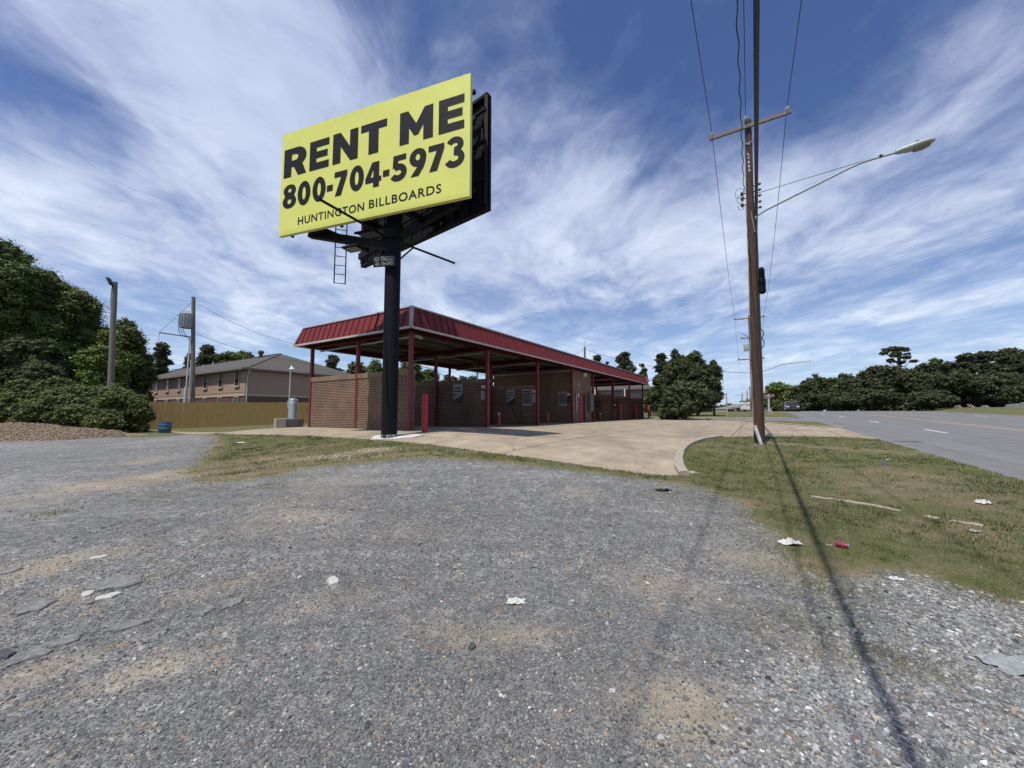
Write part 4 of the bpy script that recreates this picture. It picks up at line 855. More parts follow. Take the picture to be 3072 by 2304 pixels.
# white dish lights standing behind the wash (tops show over the walls)
for (u, vt_, Y, lab) in ((1196, 1125, 33, 'white globe yard lamp on a thin post seen above the first brick wall'), (1469, 1145, 37, 'white dish yard lamp glimpsed between the bay walls')):
    c = P(u, vt_+12, Y); g = gpt(c[0], c[1]); o = thing('yard_lamp', lab, 'lamp post', g, 0, 'yard lamps behind the car wash')
    m = MB(); m.tube([g, (c[0], c[1], c[2]-.1), (c[0]+.12, c[1], c[2]+.25), (c[0]+.3, c[1], c[2]+.3)], .045, 8); m.build('post', M_white, o)
    m = MB(); m.lathe((c[0]+.36, c[1], c[2]-.05), [(.2, 0), (.24, .1), (.2, .22), (.08, .33)], 14); m.build('lamp_shade', M_white, o, smooth_=True)

# blue barrel
g = G(494, 1297); g = P(494, 1297, 24.2); g[2] = float(gz(g[0], g[1])); o = thing('plastic_barrel', 'blue plastic barrel standing at the end of the fence', 'barrel', g)
M_blue = simple('blue_plastic', (.035, .12, .20), (.025, .085, .15), 4, .45, dirt=.2)
m = MB(); m.lathe(g, [(.27, -.02), (.30, .03), (.31, .2), (.325, .22), (.325, .25), (.31, .27), (.31, .43), (.32, .45), (.31, .48), (.285, .64), (.29, .66), (.26, .67), (.25, .62)], 24); m.build('body', M_blue, o, smooth_=True)

# heap of wood chips at the left edge
def heap():
    M_chip = NT('wood_chips'); v = M_chip.coord('Object'); vo = M_chip.new('ShaderNodeTexVoronoi'); M_chip.link(v, vo.inputs['Vector']); vo.inputs['Scale'].default_value = 9
    M_chip = M_chip.done(M_chip.mix(.5, M_chip.ramp(M_chip.sep(vo.outputs['Color'])[0], [(0, (.12, .09, .062)), (.6, (.27, .21, .145)), (1, (.40, .33, .24))]), M_chip.ramp(M_chip.noise(v, 3, 6, .7), [(.35, (.15, .11, .075)), (.65, (.33, .26, .18))])), .95, M_chip.bump(M_chip.noise(v, 14, 6, .8), 1, .08), spec=.1)
    a = P(-330, 1290, 21.5)[:2]; b = P(330, 1296, 20.0)[:2]; d = b-a; L = np.linalg.norm(d); d /= L; nrm = np.array([-d[1], d[0]]); nx, ny = 150, 44; X, Yg = np.meshgrid(np.linspace(0, L, nx), np.linspace(-2.4, 2.4, ny))
    wx, wy = a[0]+d[0]*X+nrm[0]*Yg, a[1]+d[1]*X+nrm[1]*Yg
    prof = np.interp(X/L, [0, .2, .45, .62, .8, .93, 1], [.3, .66, .68, .70, .5, .34, 0])*(1+.08*wob(wx, wy, 1.2, 61)); h = prof*np.clip(1-(Yg/2.3)**2, -.3, 1)+.05*wob(wx, wy, 3.5, 62)+.035*wob(wx, wy, 12, 63)
    z = gz(wx, wy)+np.maximum(h, -.1)-.03; i0 = (np.arange(ny-1)[:, None]*nx+np.arange(nx-1)[None]).ravel(); q = np.c_[i0, i0+1, i0+nx+1, i0+nx]
    o = npmesh('wood_chip_pile', np.c_[wx.ravel(), wy.ravel(), z.ravel()], 4, q.ravel(), M_chip, None, False); tag(o, 'long low heap of tan wood chips in front of the bushes', 'wood chip pile')
    N = 14000; x = RNG.uniform(0, L, N); y = RNG.uniform(-2.3, 1.0, N); pxx, pyy = a[0]+d[0]*x+nrm[0]*y, a[1]+d[1]*x+nrm[1]*y
    pr = np.interp(x/L, [0, .2, .45, .62, .8, .93, 1], [.3, .66, .68, .70, .5, .34, 0])*(1+.08*wob(pxx, pyy, 1.2, 61)); hh = pr*np.clip(1-(y/2.3)**2, -.3, 1)+.05*wob(pxx, pyy, 3.5, 62)+.035*wob(pxx, pyy, 12, 63)
    col = RNG.uniform(.5, 1.3, (N, 1))*np.array([[.30, .235, .165]]); V = IV[None]*RNG.uniform(.5, 1.3, (N, 12, 1))*np.array([1.4, .7, .5])*RNG.uniform(.015, .04, (N, 1, 1)); an = RNG.uniform(0, 6.28, N)
    X = V[..., 0]*np.cos(an)[:, None]-V[..., 1]*np.sin(an)[:, None]; Y_ = V[..., 0]*np.sin(an)[:, None]+V[..., 1]*np.cos(an)[:, None]; V = np.stack([X+pxx[:, None], Y_+pyy[:, None], V[..., 2]+(gz(pxx, pyy)+hh)[:, None]], -1).reshape(-1, 3)
    o2 = npmesh('loose_chips', V, 3, (IF[None]+(np.arange(N)*12)[:, None, None]).reshape(-1), M_stone, np.repeat(np.c_[col, np.ones(N)], 12, 0), parent=o); o2['kind'] = 'stuff'
heap()

# ------------------------------------------------------------------ utility poles
WD3 = np.array([*WV, 0]); QD3 = np.array([*QV, 0])
def insulator(p, par, s=1.0):
    m = MB(); p = np.array(p, float); m.lathe(p, [(.018, 0), (.018, .06), (.07, .07), (.075, .10), (.035, .12), (.06, .13), (.065, .155), (.03, .175), (.035, .20)], 14) if s == 1 else m.lathe(p, [(.02*s, 0), (.07*s, .07*s), (.07*s, .14*s), (.03*s, .2*s)], 8)
    return m.build('insulator', M_porc, par, smooth_=True)
base = gpt(8.92, 14.5); top = np.array([9.04, 14.5, 12.74])
mp = thing('utility_pole', 'tall brown wooden utility pole with one crossarm and street lamp, standing in the grass verge', 'utility pole', base)
axis = lambda z: base+(top-base)*((z-base[2])/(top[2]-base[2]))
m = MB(); zs = np.linspace(base[2]-.1, top[2], 26); m.tube([axis(z)+np.array([.012*math.sin(z*1.1), .01*math.cos(z*.9), 0]) for z in zs], list(np.linspace(.165, .115, 26)), 22); m.build('pole', M_wood, mp, smooth_=True)
za = 12.40; ac = axis(za)-QD3*.16; al_, ar_ = ac-WD3*1.32-Zv*.02, ac+WD3*1.36+Zv*.05
m = MB(); m.bar(al_, ar_, .09, .115); arm = m.build('crossarm', M_arm, mp, bevel=.008)
m = MB(); bp = axis(11.75)-QD3*.12; m.bar(bp-WD3*.05, ac-WD3*.62-Zv*.03, .035, .012); m.bar(bp+WD3*.05, ac+WD3*.62, .035, .012); m.build('crossarm_brace', M_galv, mp)
m = MB(); m.tube([axis(za)-QD3*.25, axis(za)+QD3*.2], .014, 8); m.box(tuple(bp), (.09, .05, .10)); m.build('bolts', M_galv, mp)
insL, insR = al_+WD3*.10+Zv*.055, ar_-WD3*.12+Zv*.055; insC = axis(12.74)-WD3*.06+Zv*.02
for p in (insL, insR, insC): insulator(p, mp)
# white reflective tags, stacked characters facing the viewer
vdir = -np.array([base[0], base[1], 0]); vdir /= np.linalg.norm(vdir); hdir = np.array([-vdir[1], vdir[0], 0]); hdir = -hdir if hdir[0] < 0 else hdir
for k_, ch in enumerate('LWR05'):
    zc_ = 11.28-k_*.16; fonttext('pole_tag', ch, .105, axis(zc_)+vdir*.131-hdir*.035, hdir, Zv, vdir, M_white, mp, .07, .03, .004)
# ground wire, guard strip and riser conduit along the pole, coils and hardware
m = MB(); m.tube([axis(z)+vdir*.02-hdir*(.145+.01*math.sin(z*5)) for z in np.linspace(10.4, base[2]+.1, 40)], .012, 6); m.build('ground_wire', M_pvc, mp)
m = MB(); m.tube([axis(z)+vdir*(.12+.022*(12-z)/10)+hdir*(.0+.03*math.sin(z*1.7)+max(0, 8.9-z)*.12) for z in np.linspace(10.3, 8.25, 24)], .009, 6); m.build('loose_wire', M_trim, mp)
m = MB(); m.tube([axis(z)+vdir*.05+hdir*(.165) for z in np.linspace(8.6, base[2], 30)], .028, 8); m.build('riser_pipe', M_dkmetal, mp)
m = MB(); g = base+vdir*.17-hdir*.02; m.tube([g-Zv*.05+hdir*.09+vdir*.12, g+Zv*.62-hdir*.085+vdir*.02], .062, 16); m.lathe(g+Zv*.60-hdir*.083+vdir*.022, [(.07, 0), (.07, .05)], 16); m.build('white_conduit', M_trim, mp, smooth_=True)
for z in (10.1, 9.88, 9.66, 9.42, 9.2): m = MB(); m.bar(axis(z)+hdir*.08, axis(z)+hdir*.36+vdir*.05, .03, .03); m.lathe(axis(z)+hdir*.30+vdir*.05-Zv*.04, [(.03, 0), (.045, .04), (.03, .08)], 8); m.build('cable_bracket', M_dkmetal, mp)
for z in (9.9, 9.7, 9.45): m = MB(); m.bar(axis(z)-hdir*.08, axis(z)-hdir*.27, .03, .03); m.lathe(axis(z)-hdir*.27-Zv*.07, [(.03, 0), (.055, .05), (.055, .11), (.03, .15)], 8); m.build('cable_bracket', M_dkmetal, mp)
m = MB()
for z, r_ in ((9.95, .16), (9.7, .12), (9.4, .1)): m.tube([axis(z)-hdir*(.26+r_*.5)+hdir*r_*math.cos(a)+Zv*r_*math.sin(a)*1.2 for a in np.linspace(0, 6.0, 16)], .009, 5)
m.build('wire_coils', M_wire, mp)
m = MB(); c = axis(6.3)+hdir*.27+vdir*.05
for z, r_, h_ in ((0, .10, .5), (-.48, .12, .62)): m.lathe(c+Zv*(z+.1), [(r_*.5, 0), (r_, .06), (r_, h_*.5), (r_*.85, h_*.52), (r_, h_*.56), (r_, h_-.08), (r_*.6, h_)], 14)
m.bar(axis(6.6)+hdir*.1, c+Zv*.3, .03, .03); m.bar(axis(6.0)+hdir*.1, c-Zv*.2, .03, .03); m.build('splice_case', M_black, mp, smooth_=True)
m = MB()
for z, r_ in ((4.45, .11), (4.1, .12)): m.tube([axis(z)+hdir*(.15+r_*math.sin(a))+Zv*r_*1.6*math.cos(a)+vdir*.05 for a in np.linspace(0, math.pi, 12)], .018, 6)
m.build('cable_loop', M_dkmetal, mp)
# street lamp on its arm
sa = axis(8.86); h0 = lambda h, z: np.array([sa[0], sa[1], 0])+WD3*h+Zv*z
arm_pts = [h0(.12, 8.80), h0(.2, 8.93), h0(.5, 9.07), h0(2.9, 9.88), h0(3.2, 9.97), h0(3.5, 10.0), h0(4.2, 10.035)]
m = MB(); m.tube(arm_pts, .036, 12); la = m.build('lamp_arm', M_galv, mp, smooth_=True)
m = MB(); m.tube([axis(9.78)+hdir*.15, h0(3.72, 10.05)], .010, 6); m.box(tuple(h0(3.72, 10.03)), (.10, .1, .07)); m.build('arm_stay', M_wire, la)
m = MB(); hv = (h0(5.0, 10.12)-h0(4.1, 10.02)); hv /= np.linalg.norm(hv); hs = np.cross(Zv, hv); hs /= np.linalg.norm(hs); hu = np.cross(hv, hs)
def shell(mb, prof, c, low, n=18):
    vs = []; k = len(prof)
    for x, w, up, dn in prof:
        for j in range(n):
            a = 2*math.pi*j/n; y = w*math.cos(a); z = (up if math.sin(a) > 0 else dn)*math.sin(a); vs.append(c+hv*x+hs*y+hu*z)
    mb.add(vs, [(i*n+j, i*n+(j+1) % n, (i+1)*n+(j+1) % n, (i+1)*n+j) for i in range(k-1) for j in range(n)]+[tuple(range(n))[::-1], tuple((k-1)*n+j for j in range(n))])
hc = h0(4.08, 10.03)
shell(m, [(0, .07, .07, .06), (.12, .11, .10, .09), (.35, .15, .11, .125), (.6, .17, .115, .11), (.8, .15, .10, .09), (.9, .10, .07, .06), (.94, .04, .04, .03)], hc, 0)
M_lamp = simple('lamp_housing', (.40, .43, .41), (.30, .33, .31), 8, .45); M_lens = simple('lamp_lens', (.25, .21, .15), (.14, .12, .09), 12, .15, spec=.8)
hd = m.build('lamp_head', M_lamp, mp, smooth_=True)
m = MB(); shell(m, [(.36, .02, .01, .08), (.42, .12, .02, .17), (.6, .155, .02, .175), (.78, .13, .02, .14), (.86, .03, .01, .06)], hc-hu*.02, 0); m.build('lens', M_lens, hd, smooth_=True)
m = MB(); m.lathe(hc+hv*.55+hu*.09, [(.035, 0), (.035, .06), (.02, .075)], 10); m.build('photocell', M_dkmetal, hd)
# far poles
def far_pole(q, w, zt, lab, arms, trans=False, lamp=None, r=.16, mat=None, guy=True):
    x, y = xy(q, w); b = gpt(x, y); o = thing('utility_pole', lab, 'utility pole', b, 0, 'utility poles along the road')
    m = MB(); m.tube([b-Zv*.1, (x, y, zt)], [r, r*.7], 10); m.build('pole', mat or M_woodg, o, smooth_=True); tips = []
    for k_, (za_, hw) in enumerate(arms):
        m = MB(); c = np.array([x, y, za_])-QD3*.15; m.bar(c-WD3*hw, c+WD3*hw, .1, .12); m.build('crossarm', M_arm, o)
        for s_ in (-hw+.1, hw-.1):
            insulator(c+WD3*s_+Zv*.06, o, 1.2)
            if k_ == 0: tips.append(c+WD3*s_+Zv*.28)
        if hw > 1.1: m = MB(); m.bar(c-Zv*.6, c-WD3*.7, .04, .02); m.bar(c-Zv*.6, c+WD3*.7, .04, .02); m.build('crossarm_brace', M_galv, o)
    if trans:
        m = MB(); tc_ = np.array([x, y, zt-3.6])-WD3*.42; m.lathe(tc_-Zv*.45, [(.24, 0), (.25, .05), (.25, .8), (.2, .88)], 14); m.build('transformer', M_galv, o, smooth_=True)
    if lamp:
        zl, ln = lamp; m = MB(); p0 = np.array([x, y, zl]); m.tube([p0, p0+WD3*.6+Zv*.35, p0+WD3*ln*.6+Zv*1.2, p0+WD3*ln+Zv*1.4], .05, 8); la_ = m.build('lamp_arm', M_galv, o, smooth_=True)
        m = MB(); e = p0+WD3*ln+Zv*1.42; m.frame(e+WD3*.4, WD3, QD3, Zv, .85, .28, .16, taper=.6); m.build('lamp_head', M_lamp, la_, bevel=.03)
    tips.append(np.array([x, y, zt+.2])); return o, tips
p2 = P(2247, 946, 44.4); q2, w2 = qw(p2[0], p2[1]); o2, tips2 = far_pole(q2, w2, p2[2], 'grey utility pole with crossarms and transformer directly behind the tall brown pole', [(p2[2]-.35, 1.5), (p2[2]-2.6, .9), (p2[2]-5.0, 1.3)], True, (p2[2]-7.0, 4.6))
m = MB(); x, y = xy(q2, w2)
for k_ in range(3): m.bar((x, y, p2[2]-2.6), np.array([x, y, p2[2]-2.2+.2*k_])-WD3*(.5+.3*k_), .03, .03)
m.build('fuse_cutout', M_dkmetal, o2)
p3 = P(2249, 1158, 150); q3, w3 = qw(p3[0], p3[1]); o3, tips3 = far_pole(q3, w3, p3[2], 'distant grey utility pole with a long crossarm and lamp, behind the white sign', [(p3[2]-.9, 3.0)], False, (p3[2]-5, 7.0), .25)
p4 = P(2226, 1181, 150); q4, w4 = qw(p4[0], p4[1]); o4, _t = far_pole(q4, w4, p4[2], 'distant utility pole with a wide crossarm, left of the white sign top', [(p4[2]-.6, 2.6)], False, None, .22)
p5 = P(2241, 1171, 165); q5, w5 = qw(p5[0], p5[1]); o5, _t = far_pole(q5, w5, p5[2], 'distant utility pole carrying a dark transformer, above the white sign', [(p5[2]-1.2, 2.2)], True, None, .22)
p6 = P(2179, 1179, 37); b6 = P(2180, 1247, 37); q6, w6 = qw(p6[0], p6[1]); far_pole(q6, w6, p6[2], 'bare slim pole without crossarms near the dense round tree', [], False, None, .07, M_galv)
p7 = P(1754, 1040, 52); q7, w7 = qw(p7[0], p7[1]); o7, tips7 = far_pole(q7, w7, p7[2], 'grey utility pole rising behind the car wash roof', [], False, None, .17)
m = MB(); x, y = xy(q7, w7); m.tube([(x, y, p7[2]-.2), (x, y, p7[2]+.75)], .025, 6); m.bar(np.array([x, y, p7[2]+.5])-WD3*.3, np.array([x, y, p7[2]+.5])+WD3*.35, .02, .02); m.build('mast', M_galv, o7)
p8 = P(1432, 1118, 58); q8, w8 = qw(p8[0], p8[1]); far_pole(q8, w8, p8[2], 'pale utility pole seen between bay walls of the car wash', [], False, None, .17)

# transformer pole by the apartments
tb = P(579, 1250, 31.5); tb = gpt(tb[0], tb[1]); tp = P(580.5, 891, 31.5); tp[0] = tp[0]
o = thing('utility_pole', 'weathered transformer pole with grey conduits behind the wooden fence', 'utility pole', tb); ta = lambda z: np.array([tb[0]+(tp[0]-tb[0])*((z-tb[2])/(tp[2]-tb[2])), tb[1], z])
m = MB(); m.tube([tb-Zv*.1, tp], [.17, .13], 16); m.build('pole', M_woodg, o, smooth_=True)
zc1, zc0 = P(560, 943, 31.5)[2], P(560, 986, 31.5)[2]; cx = P(559, 965, 31.3)
m = MB(); m.lathe((cx[0], cx[1], zc0), [(.40, 0), (.42, .04), (.42, zc1-zc0-.1), (.44, zc1-zc0-.08), (.44, zc1-zc0-.03), (.2, zc1-zc0+.05)], 20)
tr = m.build('transformer', M_galv, o, smooth_=True); m = MB()
for k_ in range(16):
    a = 2*math.pi*k_/16; m.box((cx[0]+.44*math.cos(a), cx[1]+.44*math.sin(a), (zc0+zc1)/2), (.1, .025, (zc1-zc0)*.75), rz=a)
m.build('cooling_fins', M_galv, tr)
for dx_ in (-.12, .15): m = MB(); m.lathe((cx[0]+dx_, cx[1], zc1), [(.05, 0), (.07, .08), (.04, .1), (.06, .18), (.03, .32)], 10); m.build('bushing', M_porc, tr)
ae = P(478, 997.7, 31.0); aw = P(578, 1012, 31.5); m = MB(); m.tube([ae, aw], .045, 8); m.build('side_arm', M_dkmetal, o)
m = MB(); m.tube([ta(tp[2]-.3), ae], .012, 5); m.tube([ae, ae-Zv*2.0+np.array([-.02, 0, 0])], .012, 5); m.build('guy_wire', M_wire, o)
m = MB(); c1 = P(569.5, 1022, 31.3); pth = [P(557, 1007, 31.3), P(566, 1012, 31.3), c1]; m.tube(pth+[(c1[0]-.05, c1[1], 3.6)], .06, 10); m.tube([(c1[0]-.06, c1[1], 3.6), (c1[0]-.12, c1[1], tb[2])], .12, 12); m.build('conduit', M_pvc, o, smooth_=True)
m = MB(); c2 = P(573.5, 1080, 31.2); m.tube([c2, (c2[0]-.05, c2[1], tb[2])], .035, 8); m.build('conduit', M_pvc, o, smooth_=True)
m = MB()
for k_, u_ in enumerate((536, 543, 550)): m.tube([P(u_+4, 948, 31.2), P(u_, 955, 31.1), P(u_-1, 990, 31.1), P(u_+6, 1006, 31.2), P(566, 1013, 31.3)], .02, 6)
m.build('jumper_wires', M_wire, o)
# floodlight pole on the left
fb_ = P(330, 1250, 27.0); fbg = gpt(fb_[0], fb_[1]); ft = P(344.5, 846.6, 27.0); o = thing('floodlight_pole', 'grey wooden pole with a black floodlight at its top, rising out of the bushes', 'light pole', fbg)
m = MB(); m.tube([fbg-Zv*.1, ft], [.19, .15], 18); m.build('pole', M_woodg, o, smooth_=True)
lc = P(330, 845, 26.7); m = MB(); dv = P(336, 856, 26.7)-P(324, 832, 26.7); dv /= np.linalg.norm(dv); sv = np.array([.35, -.94, 0]); m.frame(lc, dv, sv, np.cross(dv, sv), .56, .42, .11); fo = m.build('flood_lamp', M_black, o, bevel=.01)
m = MB(); m.bar(lc, ft-Zv*.12, .05, .05); m.build('bracket', M_dkmetal, fo)
m = MB(); m.tube([ft+np.array([-.15, -.05, -.45]), np.array([ft[0]-.16, ft[1]-.05, ft[2]-2.0])], .012, 6); m.build('cable', M_green, o)

# ------------------------------------------------------------------ wires: each conductor is one thing
def sag(p, q, s, n=24):
    p, q = np.array(p, float), np.array(q, float); return [p+(q-p)*t-Zv*4*s*t*(1-t) for t in np.linspace(0, 1, n)]
def wire(name, label, spans, r, group=None, mat=None, rr=6):
    pts = []
    for a, b, s in spans: pts += sag(a, b, s)[(1 if pts else 0):]
    m = MB(); m.tube(pts, r, rr); return tag(m.build(name, mat or M_wire, smooth_=True), label, 'wire', group)
def behind(p, v0u, w=None, L=46, dz=0.0):
    return np.array(p)-QD3*L+(WD3*w if w else 0)+Zv*dz
I = lambda p: p+Zv*.2
gW = 'overhead wires along the road'
wire('power_line', 'overhead wire on the left end of the crossarm of the brown pole', [(behind(I(insL), 0, -.2), I(insL), .7), (I(insL), tips2[0], .9), (tips2[0], tips3[0], 1.2)], .011, gW)
wire('power_line', 'overhead wire on the right end of the crossarm of the brown pole', [(behind(I(insR), 0, .1), I(insR), .7), (I(insR), tips2[1], .9), (tips2[1], tips3[1], 1.2)], .011, gW)
wire('power_line', 'overhead wire on the top insulator of the brown pole', [(behind(I(insC), 0, 0), I(insC), .7), (I(insC), tips2[-1], .9), (tips2[-1], tips3[-1], 1.2)], .011, gW)
# twisted service cable
a, b = behind(axis(9.95)-hdir*.2, 0, -.15), axis(9.95)-hdir*.2; pts = sag(a, b, .5, 260); m = MB()
pts = [p+np.array([.022*math.cos(i*1.1), 0, .022*math.sin(i*1.1)]) for i, p in enumerate(pts)]; m.tube(pts, .013, 6); tag(m.build('twisted_cable', M_wire, smooth_=True), 'thin spiralled cable meeting the left side of the brown pole', 'wire', gW)
# thick communication cables passing on the road side of the pole
for k_, (z, w_, r, lab) in enumerate(((9.75, .15, .012, 'upper thin cable strung beside the thick ones on the right of the brown pole'), (9.45, .17, .021, 'thick black cable bundle nearest the brown pole on its right'), (9.1, .20, .024, 'thickest black cable to the right of the brown pole'), (8.8, .19, .016, 'lowest black cable to the right of the brown pole'))):
    p = axis(z)+WD3*w_-QD3*.02; q = np.array([*xy(q2, w2+w_), p2[2]-6.2-.35*k_]); wire('cable', lab, [(p-QD3*44-WD3*.5+Zv*.1, p, .75), (p, q, 1.0)], r, gW)
# span wires near the apartments
wire('power_line', 'thin wire from the transformer pole top running behind the red canopy', [(tp-Zv*.3, P(965, 1045, 34), .7)], .014)
wire('power_line', 'lower thin wire from the transformer pole sloping towards the car wash', [(P(583, 1000, 31.5), P(1010, 1098, 36), .5)], .014)
x7, y7 = xy(q7, w7); t7 = np.array([x7, y7, p7[2]-.3])
wire('power_line', 'thin wire from the pole behind the wash roof to the roadside poles', [(t7, P(1915, 1091, 60), .2), (P(1915, 1091, 60), P(2072, 1102, 50), .2)], .022)
wire('power_line', 'thin wire going left from the pole behind the wash roof', [(t7, P(1690, 1078, 48), .1)], .02)
wire('guy_cable', 'service cable sagging from the far transformer pole over the round tree', [(np.array([*xy(q2, w2), p2[2]-6.5]), P(2060, 1096, 40), .25), (P(2060, 1096, 40), P(1955, 1106, 46), .1)], .022)

# ------------------------------------------------------------------ roadside signs and far things
c = P(2235.5, 1228, 92); g = gpt(c[0], c[1]); o = thing('white_sign', 'small white roadside sign board with black writing, left of the brown pole', 'sign', g)
sw = .0; wd_ = 27*92/F; ht = 23*92/F; e1 = np.array([.97, -.24, 0]); n1 = np.array([-.24, -.97, 0]); cc = P(2235.5, 1216.5, 92)
m = MB()
for s_ in (-1, 1): m.bar(np.array([*(cc[:2]+e1[:2]*s_*wd_*.47), g[2]-.1]), cc+e1*s_*wd_*.47+Zv*ht*.6, .12, .12)
m.build('posts', M_woodg, o); m = MB(); m.frame(cc, e1, n1, Zv, wd_, .1, ht); bd = m.build('board', simple('sign_white', (.86, .86, .85), (.8, .8, .79), 9, .5), o)
m = MB(); m.frame(cc+Zv*ht*.56, e1, n1, Zv, wd_*1.08, .16, .22); m.build('board_cap', M_dkmetal, o)
m = MB(); seq = random.Random(3)
for k_, (z_, w_, h_) in enumerate(((.33, .5, .15), (.08, .85, .2), (-.16, .9, .06), (-.34, .7, .1))):
    x = -w_/2
    while x < w_/2: l = seq.uniform(.04, .11); m.frame(cc+e1*wd_*(x+l/2)+Zv*ht*(z_+seq.uniform(-.02, .02))+n1*.06, e1, n1, Zv, wd_*l*.7, .01, ht*h_*seq.uniform(.5, 1)); x += l
m.build('sign_writing', M_ink, bd)
c = P(2305, 1182, 130); g = gpt(c[0], c[1]); o = thing('shop_sign', 'distant faded red shop sign on a tall pale post, right of the brown pole', 'sign', g)
m = MB(); m.tube([g, c], .28, 8); m.build('post', M_pvc, o); m = MB(); m.frame(P(2309, 1187, 130), e1, n1, Zv, 2.6, .4, 1.0); m.frame(P(2303, 1190, 130)-Zv*.3, e1, n1, Zv, 1.6, .4, .7); m.build('board', simple('faded_red', (.32, .13, .11), (.2, .12, .12), 3, .6), o)
c = P(2290, 1248, 52); g = gpt(c[0], c[1]); o = thing('fire_hydrant', 'small yellow and red fire hydrant in the far grass strip', 'fire hydrant', g)
M_hyd = simple('hydrant_paint', (.5, .33, .12), (.36, .15, .08), 4, .5); m = MB(); m.lathe(g, [(.16, 0), (.16, .05), (.11, .06), (.11, .45), (.15, .46), (.14, .55), (.06, .66), (.03, .72)], 14); m.lathe(g+np.array([-.2, 0, .35]), [(.055, 0), (.055, .4)], 10, (1, 0, 0)); m.build('body', M_hyd, o, smooth_=True)
for u, v, Y, lab in ((2307, 1247, 50, 'tan marker stub in the far grass strip, left one'), (2315, 1248, 50, 'tan marker stub in the far grass strip, right one')):
    c = P(u, v, Y); g = gpt(c[0], c[1]); m = MB(); m.lathe(g, [(.07, -.05), (.07, .45), (.04, .5)], 10); tag(m.build('marker_stub', M_cream, loc=g), lab, 'marker')
# metal stake in the verge
g = G(2357, 1329); e = P(2378, 1305, g[1]+.05); o = thing('metal_stake', 'dark bent metal stake leaning out of the grass right of the brown pole', 'stake', g)
m = MB(); m.bar(g-Zv*.05, e, .035, .012); m.bar(g+(e-g)*.1, g+np.array([.22, .02, .0]), .03, .01); m.build('bar', M_dkmetal, o)

# ------------------------------------------------------------------ approaching car
def car():
    c = P(2376, 1236, 68); x, y = c[0], c[1]; q, w_ = qw(x, y); g = gpt(x, y); rz = math.atan2(QV[1], QV[0])+math.pi   # faces the viewer
    o = thing('suv', 'small dark grey SUV coming along the near lane, far down the road', 'car', g, rz); k = dict(parent=o, local=True)
    M_body = simple('car_paint', (.10, .105, .11), (.08, .085, .09), 3, .25, metal=.5, spec=.6)
    M_tyre = simple('tyre', (.02, .02, .02), None, 6, .8)
    prof = [(-2.3, .45), (-2.35, .9), (-2.1, 1.05), (-1.9, 1.62), (-1.5, 1.74), (.1, 1.74), (.35, 1.70), (1.05, 1.12), (2.05, .98), (2.3, .82), (2.35, .5), (2.2, .3), (-2.2, .3)]
    m = MB(); n = len(prof); vs = []
    for s_ in (-1, 1):
        for px_, pz_ in prof: t = 1 if pz_ < 1.1 else .86; vs.append((px_, s_*.92*t, pz_))
    m.add(vs, [tuple(range(n)), tuple(range(n, 2*n))[::-1]]+[(i, i+n, (i+1) % n+n, (i+1) % n) for i in range(n)]); b = m.build('body', M_body, bevel=.05, **k)
    m = MB(); m.add([(.42, -.74, 1.64), (.42, .74, 1.64), (1.06, .80, 1.15), (1.06, -.80, 1.15), (.46, -.74, 1.66), (.46, .74, 1.66), (1.10, .80, 1.17), (1.10, -.80, 1.17)], [(4, 7, 6, 5), (0, 1, 2, 3), (0, 4, 5, 1), (3, 2, 6, 7), (0, 3, 7, 4), (1, 5, 6, 2)]); m.build('windscreen', M_glass, **k)
    for s_ in (-1, 1):
        m = MB(); m.box((-.7, s_*.83, 1.4), (2.1, .06, .42)); m.build('side_window', M_glass, **k)
        m = MB(); m.box((2.28, s_*.68, .78), (.12, .34, .16)); m.build('headlight', M_white, bevel=.03, **k)
        m = MB(); m.box((.95, s_*1.02, 1.18), (.12, .2, .15)); m.build('wing_mirror', M_body, bevel=.03, **k)
        for xx in (-1.4, 1.4):
            m = MB(); m.lathe((xx, s_*.72, .36), [(.30, 0), (.36, .03), (.36, .2), (.30, .23)], 20, (0, s_, 0)); wh = m.build('wheel', M_tyre, smooth_=True, **k); m = MB(); m.lathe((xx, s_*.93, .36), [(.2, 0), (.2, .03), (.05, .04)], 14, (0, s_, 0)); m.build('rim', M_steel, wh, True)
    m = MB(); m.box((2.33, 0, .78), (.06, .9, .16)); m.build('grille', M_black, **k); m = MB(); m.box((2.36, 0, .5), (.1, 1.7, .2)); m.build('bumper', M_dkmetal, bevel=.03, **k)

car()

